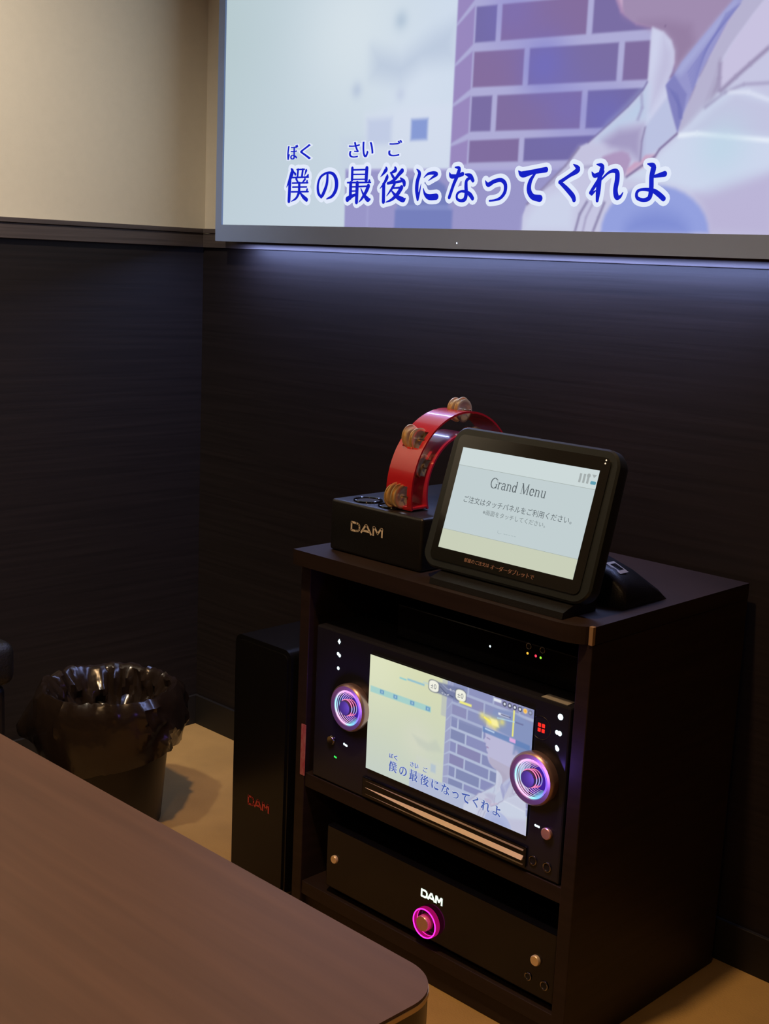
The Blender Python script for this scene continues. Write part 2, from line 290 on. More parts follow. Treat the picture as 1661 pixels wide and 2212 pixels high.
PERSON = [((160, 140, 176), 0.0018, 1, [(0.7693, 0.5097), (0.7712, 0.4742), (0.7754, 0.459), (0.7875, 0.4433), (0.8161, 0.4279), (0.8321, 0.4151), (0.844, 0.396), (0.8495, 0.3733), (0.8523, 0.351), (0.8529, 0.3321), (0.8606, 0.3468), (0.8814, 0.3875), (0.9036, 0.43), (0.9346, 0.4785)]), ((146, 124, 160), 0.01, 0.8, [(0.7966, 0.4412), (0.8161, 0.4279), (0.8321, 0.4151), (0.844, 0.396), (0.8495, 0.3733), (0.8523, 0.351), (0.8536, 0.3383), (0.8774, 0.385), (0.8689, 0.4233), (0.8341, 0.4383)]), ((198, 198, 226), 0.002, 1, [(0.8162, 0.427), (0.8154, 0.4002), (0.8156, 0.3492), (0.8155, 0.3172), (0.8098, 0.3001), (0.79, 0.2679), (0.7641, 0.2337), (0.7329, 0.1938), (0.7212, 0.186), (0.701, 0.1457), (0.6583, 0.0837), (0.6412, 0.0588), (0.6358, 0.0337), (0.6359, -0.0095), (1.0032, -0.0079), (0.9729, 0.4829), (0.9386, 0.4777), (0.9012, 0.3663), (0.8631, 0.2076), (0.8422, 0.3111), (0.8486, 0.3326), (0.8507, 0.3512), (0.8495, 0.3733), (0.844, 0.396), (0.8321, 0.4151)]), ((206, 210, 236), 0.004, 0.9, [(0.8163, 0.4254), (0.8322, 0.4141), (0.844, 0.3945), (0.8489, 0.3734), (0.8492, 0.3514), (0.846, 0.3313), (0.8418, 0.3112), (0.8458, 0.2854), (0.8244, 0.2359), (0.8173, 0.2234), (0.8176, 0.2784), (0.8165, 0.3491), (0.8159, 0.4001)]), ((186, 182, 214), 0.01, 0.7, [(0.8325, 0.4071), (0.8474, 0.3736), (0.8482, 0.3389), (0.8411, 0.3112), (0.8336, 0.2897), (0.822, 0.2587), (0.8252, 0.3226), (0.8297, 0.3602)]), ((186, 194, 226), 0.004, 0.9, [(0.8168, 0.2235), (0.846, 0.2822), (0.8546, 0.2432), (0.8624, 0.2076), (0.8398, 0.1767), (0.8133, 0.1502), (0.8132, 0.1944)]), ((186, 206, 232), 0.012, 0.8, [(0.811, 0.2984), (0.8162, 0.3043), (0.8175, 0.2397), (0.7786, 0.2228), (0.7471, 0.1981), (0.7643, 0.2304), (0.7902, 0.2646)]), ((158, 148, 190), 0.01, 0.85, [(0.7566, 0.1976), (0.7788, 0.2195), (0.8128, 0.2238), (0.8136, 0.1501), (0.7952, 0.1707), (0.767, 0.1786)]), ((196, 194, 222), 0.008, 0.8, [(0.7213, 0.1843), (0.7475, 0.1897), (0.7765, 0.1748), (0.749, 0.161), (0.712, 0.1247), (0.6789, 0.0835), (0.6945, 0.1251)]), ((206, 214, 236), 0.012, 0.8, [(0.6401, 0.0266), (0.6638, 0.0766), (0.713, 0.104), (0.7198, 0.0659), (0.7181, -0.0001), (0.6388, -0.0022)]), ((174, 152, 192), 0.003, 1, [(0.7743, 0.1716), (0.7858, 0.1741), (0.7953, 0.169), (0.8001, 0.1556), (0.797, 0.1359), (0.7928, 0.1194), (0.7693, 0.1333), (0.7498, 0.1441), (0.7583, 0.164)]), ((200, 164, 196), 0.0022, 1, [(0.7938, 0.1193), (0.7959, 0.1359), (0.8054, 0.1495), (0.8133, 0.1502), (0.8205, 0.164), (0.8338, 0.1653), (0.8373, 0.1606), (0.8284, 0.1414), (0.8132, 0.1321)]), ((150, 150, 204), 0.0018, 1, [(0.9406, 0.4774), (0.9236, 0.4656), (0.9036, 0.43), (0.8813, 0.3891), (0.8604, 0.35), (0.8521, 0.3274), (0.8414, 0.3065), (0.8474, 0.2757), (0.8546, 0.2432), (0.8636, 0.2059), (0.8686, 0.2421), (0.8771, 0.2792), (0.8873, 0.3218), (0.9012, 0.3663), (0.9182, 0.4215), (0.9409, 0.4714)]), ((176, 182, 224), 0.006, 0.6, [(0.9238, 0.4626), (0.9036, 0.43), (0.8813, 0.3891), (0.8604, 0.35), (0.8531, 0.3289), (0.8618, 0.3247), (0.8846, 0.3686), (0.9103, 0.4198), (0.9298, 0.4615)]), ((128, 128, 190), 0.0016, 0.9, [(0.8521, 0.3265), (0.8631, 0.3026), (0.8715, 0.286), (0.8685, 0.2437), (0.8633, 0.2075), (0.8546, 0.2432), (0.847, 0.2757), (0.8414, 0.3055)]), ((182, 178, 208), 0.0025, 1, [(0.9406, 0.4774), (0.9182, 0.4215), (0.9012, 0.3663), (0.8873, 0.3218), (0.8771, 0.2792), (0.8686, 0.2421), (0.8636, 0.2059), (0.8802, 0.2254), (0.8973, 0.2555), (0.9084, 0.3132), (0.9117, 0.3435), (0.9248, 0.3783), (0.9492, 0.4314), (0.9698, 0.4719)]), ((150, 138, 172), 0.006, 0.8, [(0.9125, 0.348), (0.9101, 0.3192), (0.8973, 0.2555), (0.9089, 0.27), (0.9144, 0.2864)]), ((200, 194, 224), 0.003, 1, [(0.9698, 0.4719), (0.9492, 0.4314), (0.9249, 0.3767), (0.9131, 0.3372), (0.9144, 0.2864), (0.9346, 0.3133), (0.9511, 0.3356), (0.9802, 0.3645), (0.9736, 0.4711)]), ((206, 216, 238), 0.008, 0.9, [(0.8362, 0.1607), (0.8646, 0.2004), (0.8973, 0.2555), (0.9151, 0.2848), (0.9459, 0.2908), (0.9865, 0.2628), (0.9951, 0.1237), (0.9179, 0.0785), (0.8527, 0.1017), (0.7946, 0.116)]), ((184, 176, 212), 0.014, 0.8, [(0.897, 0.0786), (0.9372, 0.1003), (0.9951, 0.1237), (1.0032, -0.0079), (0.9163, -0.0012)]), ((188, 184, 216), 0.01, 0.6, [(0.9077, 0.2546), (0.9364, 0.2827), (0.9868, 0.2568), (0.9909, 0.1904), (0.9311, 0.2033), (0.879, 0.2097)]), ((142, 156, 222), 0.004, 0.9, [(0.9172, 0.002), (0.9147, 0.021), (0.9095, 0.0392), (0.9019, 0.056), (0.8919, 0.0709), (0.8801, 0.0831), (0.8667, 0.0924), (0.8523, 0.0982), (0.8373, 0.1003), (0.8224, 0.0986), (0.808, 0.0931), (0.7948, 0.0838), (0.7833, 0.0712), (0.7741, 0.0556), (0.7675, 0.0376), (0.7638, 0.0181), (0.7632, -0.0023)]), ((120, 134, 206), 0.016, 0.7, [(0.8887, 0.0012), (0.8844, 0.0185), (0.8742, 0.0331), (0.8596, 0.0428), (0.8425, 0.0461), (0.8256, 0.0425), (0.8114, 0.0322), (0.8022, 0.0168), (0.7997, -0.0013)])]
PLINES = [((146, 134, 170), 0.0045, 0.003, 0.9, [(0.9151, 0.2854), (0.9346, 0.3133), (0.9511, 0.3356), (0.9735, 0.3654)]), ((150, 138, 174), 0.004, 0.003, 0.8, [(0.9127, 0.3434), (0.9135, 0.3127), (0.9144, 0.2864)]), ((150, 140, 178), 0.003, 0.003, 0.7, [(0.8973, 0.2555), (0.9223, 0.2841), (0.9455, 0.297), (0.9777, 0.2965)]), ((236, 242, 252), 0.005, 0.003, 0.9, [(0.8645, 0.2017), (0.8898, 0.2043), (0.9316, 0.1955), (0.9845, 0.1854)]), ((228, 232, 248), 0.004, 0.003, 0.7, [(0.9264, 0.2837), (0.9524, 0.2811), (0.9797, 0.2634)]), ((120, 104, 150), 0.0028, 0.0015, 0.9, [(0.8635, 0.2069), (0.8399, 0.1751), (0.8345, 0.1608), (0.7945, 0.1176)]), ((130, 118, 160), 0.0022, 0.0015, 0.8, [(0.8173, 0.2234), (0.8139, 0.1943), (0.8136, 0.1501)]), ((116, 106, 160), 0.0024, 0.0015, 0.8, [(0.8155, 0.3172), (0.8098, 0.3001), (0.79, 0.2679), (0.7641, 0.2337), (0.7329, 0.1938)]), ((130, 120, 160), 0.003, 0.002, 0.8, [(0.7212, 0.186), (0.701, 0.1457), (0.6583, 0.0837), (0.6412, 0.0588)]), ((150, 144, 182), 0.003, 0.003, 0.7, [(0.6583, 0.0837), (0.6875, 0.1149), (0.7162, 0.1383), (0.7498, 0.1441)]), ((128, 120, 160), 0.0036, 0.002, 0.8, [(0.7392, 0.0676), (0.7285, 0.0383), (0.723, 0.0)]), ((128, 120, 160), 0.0036, 0.002, 0.8, [(0.7657, 0.0659), (0.7579, 0.0318), (0.7511, 0.0008)]), ((160, 154, 190), 0.003, 0.002, 0.8, [(0.749, 0.0659), (0.7386, 0.0315), (0.7353, 0.0004)]), ((150, 142, 186), 0.003, 0.003, 0.7, [(0.808, 0.2922), (0.8107, 0.2629), (0.8053, 0.2373)]), ((122, 124, 190), 0.0016, 0.0012, 0.6, [(0.9321, 0.4552), (0.8996, 0.3941), (0.8702, 0.3269)]), ((122, 124, 190), 0.0016, 0.0012, 0.6, [(0.9287, 0.4522), (0.8979, 0.3882), (0.8719, 0.3198)]), ((122, 124, 190), 0.0016, 0.0012, 0.6, [(0.9253, 0.4492), (0.8962, 0.3823), (0.8735, 0.3128)]), ((122, 124, 190), 0.0016, 0.0012, 0.6, [(0.9219, 0.4462), (0.8945, 0.3764), (0.8752, 0.3057)]), ((122, 124, 190), 0.0016, 0.0012, 0.6, [(0.9185, 0.4432), (0.8927, 0.3705), (0.8769, 0.2986)]), ((122, 124, 190), 0.0016, 0.0012, 0.6, [(0.9151, 0.4401), (0.891, 0.3646), (0.8785, 0.2916)]), ((110, 112, 180), 0.0014, 0.0012, 0.6, [(0.846, 0.3012), (0.8597, 0.2682), (0.8636, 0.2362)]), ((110, 112, 180), 0.0014, 0.0012, 0.6, [(0.8492, 0.2977), (0.8614, 0.2642), (0.8647, 0.2361)]), ((110, 112, 180), 0.0014, 0.0012, 0.6, [(0.8524, 0.2942), (0.8631, 0.2603), (0.8658, 0.236)]), ((110, 112, 180), 0.0014, 0.0012, 0.6, [(0.8556, 0.2907), (0.8648, 0.2563), (0.8668, 0.2359)]), ((110, 112, 180), 0.0014, 0.0012, 0.6, [(0.8588, 0.2873), (0.8666, 0.2524), (0.8679, 0.2358)]), ((110, 90, 130), 0.002, 0.001, 0.9, [(0.8336, 0.4271), (0.8347, 0.4263)])]
def picture(nx, ny, small):
    U, V = np.meshgrid((np.arange(nx)+.5)/nx, (np.arange(ny)+.5)/ny)
    C = np.zeros((ny, nx, 3)); AS = .5625
    def col(c): return np.array(c, float)/255
    def paint(mask, c, a=1.0):
        nonlocal C
        mk = (mask*a)[..., None]; C = C*(1-mk) + col(c)*mk
    def poly(pts, c, blur=.002, a=1.0):
        P = np.array(pts, float); P2 = P*[1, AS]
        x0, y0 = P.min(0)-blur*3; x1, y1 = P.max(0)+blur*3
        i0, i1 = max(0, int(x0*nx)-1), min(nx, int(x1*nx)+2); j0, j1 = max(0, int((P[:, 1].min()-blur*6)*ny)-1), min(ny, int((P[:, 1].max()+blur*6)*ny)+2)
        if i1 <= i0 or j1 <= j0: return
        u, v = U[j0:j1, i0:i1], V[j0:j1, i0:i1]*AS
        d = np.full(u.shape, 1e9); ins = np.zeros(u.shape, bool)
        n = len(P2)
        for k in range(n):
            ax, ay = P2[k]; bx, by = P2[(k+1) % n]; ex, ey = bx-ax, by-ay
            t = np.clip(((u-ax)*ex+(v-ay)*ey)/(ex*ex+ey*ey+1e-12), 0, 1)
            d = np.minimum(d, np.hypot(u-ax-t*ex, v-ay-t*ey))
            cr = (ay > v) != (by > v)
            ins ^= cr & (u < ex*(v-ay)/((ey if abs(ey) > 1e-9 else 1e-9)) + ax)
        sd = np.where(ins, d, -d); mk = np.clip(sd/(2*blur)+.5, 0, 1); mk = mk*mk*(3-2*mk)*a
        C[j0:j1, i0:i1] = C[j0:j1, i0:i1]*(1-mk[..., None]) + col(c)*mk[..., None]
    def line(pts, wd, c, blur=.0015, a=1.0):
        for (x0, y0), (x1, y1) in zip(pts[:-1], pts[1:]):
            dx, dy = x1-x0, (y1-y0)*AS; L = math.hypot(dx, dy) or 1; qx, qy = -dy/L*wd/2, dx/L*wd/2/AS
            poly([(x0+qx, y0+qy), (x0-qx, y0-qy), (x1-qx, y1-qy), (x1+qx, y1+qy)], c, blur, a)
    def blob(x, y, r, c, a=1.0, ry=None, pw=1.0):
        q = np.hypot((U-x)/r, (V-y)*AS/((ry or r))); paint(np.exp(-(q**2)*1.6)**pw, c, a)
    # sky and pale houses
    if not small:
        g = np.clip(U/.5, 0, 1)[..., None]; C[:] = col((184, 202, 207))*(1-g) + col((206, 219, 236))*g
        gv = np.clip(V/.5, 0, 1)[..., None]; C[:] = C*(1-.35*(1-gv)) + col((203, 214, 231))*.35*(1-gv)
        blob(.30, .50, .16, (220, 230, 236), .7); blob(.43, .33, .09, (214, 224, 240), .6)
        poly([(.34, .45), (.40, .42), (.46, .47), (.50, .49), (.50, .40), (.44, .40), (.40, .36), (.34, .38)], (178, 192, 215), .022, .6)
        blob(.395, .51, .016, (172, 190, 210), .7); blob(.31, .35, .014, (174, 188, 214), .6); blob(.40, .33, .012, (186, 196, 222), .5)
        poly([(.33, .29), (.50, .30), (.50, .14), (.33, .14)], (216, 222, 240), .010, .45)
        poly([(.335, .275), (.385, .275), (.385, .21), (.335, .21)], (186, 197, 226), .008, .7)
        poly([(.424, .268), (.456, .268), (.456, .217), (.424, .217)], (128, 148, 210), .004, .9)
        poly([(.28, .23), (.33, .23), (.33, .14), (.28, .14)], (196, 208, 226), .010, .5)
        MOR, BR, BRS = (174, 172, 214), [(122, 110, 164), (128, 110, 160), (116, 108, 166), (132, 110, 158)], (152, 136, 190)
        SIDEM, LEDGE = (190, 184, 222), (150, 146, 198)
    else:
        g = np.clip(V, 0, 1)[..., None]; C[:] = col((196, 206, 196))*(1-g) + col((214, 218, 178))*g
        blob(.02, .99, .3, (226, 230, 200), .6); blob(.33, .42, .12, (212, 214, 196), .7)
        poly([(.30, .45), (.40, .43), (.45, .48), (.49, .40), (.40, .36), (.34, .38)], (188, 196, 184), .014, .5)
        poly([(.424, .268), (.456, .268), (.456, .20), (.424, .20)], (150, 176, 214), .006, .9)
        poly([(.33, .29), (.49, .30), (.49, .14), (.33, .14)], (206, 210, 200), .010, .5)
        MOR, BR, BRS = (178, 188, 214), [(134, 140, 182), (130, 138, 178), (138, 142, 186), (136, 134, 176)], (158, 162, 196)
        SIDEM, LEDGE = (186, 192, 214), (176, 184, 212)
    # brick wall with a corner
    top = 1.0
    poly([(.501, .142), (.501, top), (1.0, top), (1.0, .14)], MOR, .0012)
    rows = 9
    for k in range(-1, rows):
        v0, v1 = .220+.1025*k, .220+.1025*(k+1)
        if k == -1: v0 = .147
        o0, o1 = .202+.0935*k, .202+.0935*(k+1)
        if k == -1: o0 = .147
        poly([(.502, o0+.004), (.502, o1-.004), (.5325, v1-.008), (.5325, v0+.008)], BRS, .002)
        start = .576 if k % 2 == 0 else .6265
        xs = [.534] + [start + .1475*j for j in range(5)]
        for j in range(5):
            a, b = xs[j]+.0045, xs[j+1]-.0045
            if j == 0: a = .5355
            sl = lambda x: (x-.535)*(-.05 if k >= 1 else -.03 if k == 0 else 0)
            poly([(a, v0+.011+sl(a)*.9), (a, v1-.010+sl(a)), (b, v1-.010+sl(b)), (b, v0+.011+sl(b)*.9)], BR[(k*3+j) % 4], .0018)
    if not small:
        blob(.655, .37, .05, (110, 110, 200), .55); blob(.70, .27, .05, (112, 112, 205), .3); blob(.60, .50, .06, (120, 115, 200), .35)
        blob(.76, .25, .04, (110, 110, 196), .4)
    # ledge, jar
    poly([(.294, -.02), (.292, .150), (.501, .143), (.70, .142), (.70, -.02)], LEDGE, .0025, .95)
    if not small:
        line([(.294, .147), (.69, .140)], .003, (176, 172, 218), .002, .8)
        poly([(.34, -.02), (.34, .14), (.345, .14), (.345, -.02)], (170, 170, 215), .003, .4)
        poly([(.399, -.02), (.399, .044), (.404, .052), (.404, .075), (.412, .11), (.44, .13), (.47, .128), (.495, .105), (.503, .075), (.503, .052), (.511, .045), (.511, -.02)], (112, 124, 186), .004, .85)
        poly([(.400, .046), (.510, .046), (.508, .058), (.403, .058)], (140, 150, 205), .002, .6)
    # person on the right
    SK = (196, 166, 198) if not small else (186, 184, 214)
    SKD = (172, 140, 180) if not small else (172, 170, 204)
    J = (206, 200, 226) if not small else (196, 202, 220); JD = (176, 170, 206) if not small else (176, 184, 208)
    J2 = (222, 216, 234) if not small else (210, 214, 224)
    face = [(.745, .80), (.736, .70), (.742, .66), (.730, .622), (.746, .606), (.745, .590), (.752, .575), (.750, .556), (.760, .535), (.757, .51), (.770, .468), (.794, .440), (.818, .429), (.842, .399), (.852, .345), (.95, .36), (.97, .55), (.98, .72), (.93, .86), (.82, .87)]
    poly(face, SK, .003)
    poly([(.776, .462), (.818, .429), (.842, .399), (.852, .345), (.90, .36), (.915, .52), (.87, .47), (.82, .455)], SKD, .012, .8)
    poly([(.90, .60), (.905, .72), (.80, .74), (.76, .80), (.78, .90), (.88, .93), (1.0, .88), (1.0, .58), (.955, .55), (.935, .62)], (92, 84, 130) if not small else (124, 142, 186), .008)
    blob(.918, .62, .016, SKD, .9)
    poly([(.735, .70), (.748, .705), (.75, .695), (.738, .692)], (110, 90, 140), .003, .5)
    line([(.750, .582), (.762, .578)], .004, (140, 104, 150), .002, .9); line([(.734, .618), (.748, .607)], .003, SKD, .002, .9)
    line([(.748, .655), (.768, .650)], .004, (120, 104, 150), .002, .8); line([(.757, .512), (.770, .468), (.794, .440), (.818, .429)], .004, SKD, .003, .9)
    for c, bl, al, pts in PERSON:
        if small: c = tuple(.45*q+.55*g_ for q, g_ in zip(c, (196, 202, 216)))
        poly(pts, c, bl, al)
    for c, wd, bl, al, pts in PLINES:
        if small: c = tuple(.5*q+.5*g_ for q, g_ in zip(c, (190, 196, 214)))
        line(pts, wd, c, bl, al)
    if not small:
        blob(.925, .18, .045, (186, 214, 230), .6)
    if small:
        # overlays of the scoring display
        poly([(.47, .70), (.47, 1.0), (1.0, 1.0), (1.0, .70)], (150, 156, 194), .004, .35)
        poly([(.010, .735), (.407, .737), (.408, .688), (.010, .680)], (150, 204, 206), .002, .75)
        for a in (.075, .165, .275, .375):
            poly([(a, .728), (a+.026, .728), (a+.026, .695), (a, .695)], (84, 132, 190), .003, .8)
            poly([(a+.008, .720), (a+.018, .720), (a+.018, .703), (a+.008, .703)], (180, 210, 220), .002, .8)
        poly([(.20, .893), (.245, .893), (.245, .880), (.20, .880)], (132, 200, 210), .003, .9)
        poly([(.25, .905), (.36, .905), (.36, .888), (.25, .888)], (140, 188, 208), .003, .9)
        poly([(.35, .925), (.39, .925), (.39, .910), (.35, .910)], (190, 210, 205), .002, .8)
        poly([(.43, .960), (.60, .975), (.60, .86), (.43, .870)], (110, 118, 156), .006, .85)
        line([(.455, .93), (.49, .895), (.54, .88)], .003, (60, 66, 100)); line([(.47, .955), (.50, .93), (.55, .925)], .003, (170, 176, 200))
        for x, y in ((.418, .915), (.583, .915)):
            poly(rrect(x-.034, x+.034, y-.052, y+.052, .03), (96, 102, 120), .002); poly(rrect(x-.030, x+.030, y-.046, y+.046, .027), (240, 240, 226), .002)
        poly([(.578, .872), (.650, .872), (.650, .852), (.578, .852)], (240, 236, 130), .003)
        for x, y, r in ((.715, .815, .02), (.745, .80, .024), (.775, .795, .026), (.80, .80, .022), (.83, .82, .02), (.79, .77, .022), (.76, .78, .02)):
            blob(x, y, r, (250, 236, 110), .65, pw=1)
        line([(.725, .81), (.77, .785)], .008, (255, 240, 100), .003)
        poly([(.760, .82), (.80, .82), (.815, .77), (.775, .77)], (255, 245, 170), .006, .8)
        line([(.892, .945), (.892, .737)], .008, (244, 238, 120), .0015)
        line([(.805, .878), (.868, .878)], .010, (222, 226, 236)); line([(.82, .878), (.875, .878)], .006, (96, 100, 140))
        line([(.900, .856), (.947, .856)], .006, (110, 114, 156)); line([(.80, .84), (.90, .855)], .004, (176, 214, 236))
        for k, x in enumerate((.837, .866, .894, .923, .952, .980)):
            cc = (44, 46, 66) if k < 4 else (246, 206, 120) if k == 4 else (110, 114, 130)
            poly([(x+.0115*math.cos(a*PI/8), .968+.020*math.sin(a*PI/8)) for a in range(16)], cc, .0015)
            poly([(x+.0065*math.cos(a*PI/8), .968+.011*math.sin(a*PI/8)) for a in range(16)], (226, 230, 240) if k < 4 else (250, 180, 70) if k == 4 else (160, 166, 200), .0015)
        poly([(.775, .990), (.818, .990), (.818, .965), (.775, .965)], (226, 230, 238), .002)
        poly([(.722, .735), (.99, .715), (.99, .672), (.722, .690)], (96, 128, 182), .003, .8)
        line([(.735, .722), (.79, .716)], .006, (190, 210, 236)); poly([(.876, .722), (.910, .720), (.910, .690), (.876, .692)], (222, 170, 222), .002)
    return C
def display(name, x0, x1, z0, z1, y, nx, ny, small, gain, parent):
    Cc = picture(nx, ny, small)
    L = np.where(Cc <= .04045, Cc/12.92, ((Cc+.055)/1.055)**2.4)
    xs = np.linspace(x0, x1, nx+1); zs = np.linspace(z0, z1, ny+1)
    Xg, Zg = np.meshgrid(xs, zs); P = np.stack([Xg, np.full_like(Xg, y), Zg], -1).reshape(-1, 3)
    i = np.arange(ny)[:, None]*(nx+1) + np.arange(nx)[None, :]
    Q = np.stack([i, i+1, i+nx+2, i+nx+1], -1).reshape(-1, 4)
    me = bpy.data.meshes.new(name); me.vertices.add(len(P)); me.vertices.foreach_set('co', P.ravel())
    me.loops.add(Q.size); me.loops.foreach_set('vertex_index', Q.ravel().astype(np.int32))
    me.polygons.add(len(Q)); me.polygons.foreach_set('loop_start', np.arange(0, Q.size, 4, dtype=np.int32))
    me.update(calc_edges=True); me.validate()
    Lp = np.pad(L, ((0, 1), (0, 1), (0, 0)), mode='edge'); Lq = Lp.copy()
    Lq[1:, 1:] = (Lp[:-1, :-1]+Lp[1:, :-1]+Lp[:-1, 1:]+Lp[1:, 1:])/4
    at = me.color_attributes.new('pic', 'FLOAT_COLOR', 'POINT')
    at.data.foreach_set('color', np.concatenate([Lq, np.ones(Lq.shape[:2]+(1,))], -1).astype(np.float32).ravel())
    return link(name, me, vmat(name+'_light', gain), parent)
RUBY = [('ぼ', .160, .184, .199), ('く', .190, .214, .199), ('さ', .299, .321, .199), ('い', .328, .350, .199), ('ご', .382, .408, .199)]
def brush(fl, pts, x0, W, z0, H, extra):
    """one stroke of varying width with round ends, through the points (u, v, width)"""
    P = [(x0+u*W, z0+v*H, w_*W) for u, v, w_ in pts]; Q = []
    if len(P) == 2: Q = P
    else:
        E_ = [P[0]] + P + [P[-1]]
        for i in range(1, len(E_)-2):
            for t in np.linspace(0, 1, 6, endpoint=False):
                Q.append(tuple(.5*((2*b)+(-a+c)*t+(2*a-5*b+4*c-d)*t*t+(-a+3*b-3*c+d)*t**3) for a, b, c, d in zip(*E_[i-1:i+3])))
        Q.append(P[-1])
    n = len(Q); L, R = [], []
    for i, (x, y, w_) in enumerate(Q):
        a, b = Q[max(0, i-1)], Q[min(n-1, i+1)]; dx, dy = b[0]-a[0], b[1]-a[1]; l_ = math.hypot(dx, dy) or 1
        k = max(w_, 0)/2+extra; L.append((x-dy/l_*k, y+dx/l_*k, 0)); R.append((x+dy/l_*k, y-dx/l_*k, 0))
    fl.add(L+R, [(i, n+i, n+i+1, i+1) for i in range(n-1)])
    for x, y, w_ in (Q[0], Q[-1]):
        if w_/2+extra > .0002: fl.disc(x, y, w_/2+extra, 12)
    if extra:
        for x, y, w_ in Q[1:-1]: fl.disc(x, y, w_/2+extra, 12)
def lyrics(x0, W, z0, H, y, cols, parent, small):
    ex = .0062 if not small else .0028
    f = Flat()
    for st_ in STROKES: brush(f, st_, x0, W, z0, H, ex*W)
    f.build('lyric_outline', cols[1], (0, y, 0), X, Z, parent, lift=.0006)
    i = 0
    for n_ in (19, 2, 15, 12, 4, 4, 1, 2, 2, 5, 2):
        f = Flat()
        for st_ in STROKES[i:i+n_]: brush(f, [(u, v, w_*1.22) for u, v, w_ in st_], x0, W, z0, H, 0)
        f.build('lyric_character', cols[0], (0, y, 0), X, Z, parent, lift=.0012); i += n_
    for ch, a, b, v in RUBY:
        V, F = text_mesh(ch, 0)
        for nm, mt_, lift, e2 in (('ruby_outline', cols[1], .0006, .045), ('ruby_lettering', cols[0], .0012, 0)):
            f = Flat().text(ch, x0+a*W, x0+b*W, z0+v*H, H*.040, offset=e2, bold=(.0008 if not e2 else .0024)*W, ref=V)
            f.build(nm, mt_, (0, y, 0), X, Z, parent, lift=lift)

# ------------------------------------------------------------------ television
TX0, TX1, TZ0, TZ1 = .1300, 1.3912, 1.1480, 1.8577
tv = thing('television', 'large wall television with a karaoke video and blue lyrics', 'television', ((TX0+TX1)/2, -.003, TZ0-.038))
M_BEZ = mat('tv_bezel', (0.30, 0.42, 0.80), 0.4)  # blue tint puts the screen's bloom into the bezel colour
MB().box(TX0-.012, TX1+.012, -.046, -.0115, TZ0-.028, TZ1+.02, .001).build('back_shell', M_BLACK, tv)
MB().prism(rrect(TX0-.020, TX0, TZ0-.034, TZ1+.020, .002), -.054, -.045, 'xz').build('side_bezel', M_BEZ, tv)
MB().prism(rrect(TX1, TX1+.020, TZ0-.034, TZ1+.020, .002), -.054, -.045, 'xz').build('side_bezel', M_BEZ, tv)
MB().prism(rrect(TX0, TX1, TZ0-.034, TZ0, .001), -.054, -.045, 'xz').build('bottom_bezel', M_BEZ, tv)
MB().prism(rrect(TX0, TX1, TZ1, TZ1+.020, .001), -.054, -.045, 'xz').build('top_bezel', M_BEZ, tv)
display('screen', TX0, TX1, TZ0, TZ1, -.050, 720, 405, False, 1.0, tv)
lyrics(TX0, 1.2612, TZ0, .7097, -.050, (emat('lyric_blue', srgb((22, 34, 196))), emat('lyric_white', srgb((226, 234, 250)), 1.0)), tv, False)
MB().box(.5, .9, -.0115, -.0095, 1.35, 1.65).build('wall_plate', M_BLACK, tv)
Flat().disc(.7920, 1.1238, .0014, 12).build('indicator_light', emat('led_white', (.8, .9, 1), 2), (0, -.0543, 0), X, Z, tv)

# ------------------------------------------------------------------ rack cabinet
CX0, CX1, CY0, CY1, CZ = .824, 1.394, -.424, -.022, .631
T = .022
cab = thing('rack_cabinet', 'dark brown open-front equipment cabinet standing against the panelled wall', 'cabinet', ((CX0+CX1)/2, (CY0+CY1)/2, 0))
MB().box(CX0, CX0+T, CY0, CY1, 0, .606, .0012).build('side_panel', M_CAB, cab)
MB().box(CX1-T, CX1, CY0, CY1, 0, .606, .0012).build('side_panel', M_CAB, cab)
MB().box(1.3885, CX1+.0008, CY0-.0022, CY0+.004, .6066, .6318, .0004).build('edge_strip', mat('painted_edge_highlight', (.30, .19, .10), .5), cab)['label'] = 'painted highlight strip at the front corner'  # lit corner of the board put in as a pale strip
pts = rrect(CX0-.002, CX1+.002, CY0-.017, CY1, .004)
r = .050; pts = [(CX1, CY0+.0045), (CX1, CY1), (CX0-.002, CY1), (CX0-.002, CY0-.017)] + [(1.3880-r+r*math.sin(a), CY0-.017+.0215-.0215*math.cos(a)) for a in np.linspace(0, PI/2, 9)]
MB().prism(pts, .6065, CZ).build('top_board', M_CAB, cab)
MB().box(CX0+T, CX1-T, CY0+.002, CY1-.01, .2315, .255, .001).build('shelf', M_CAB, cab)
MB().box(CX0+T, CX1-T, CY0+.002, CY1-.01, .040, .063, .001).build('bottom_board', M_CAB, cab)
MB().box(CX0+T, CX1-T, CY0+.010, CY0+.03, 0, .040, .001).build('kick_board', M_CAB, cab)
MB().box(CX0+T, CX1-T, CY1-.010, CY1-.002, .063, .606).build('back_panel', M_CABIN, cab)
MB().prism(rrect(.8365, .8478, .250, .338, .001), CY0-.0008, CY0-.0001, 'xz').build('sticker', M_STICK, cab)['label'] = 'narrow red vertical sticker'

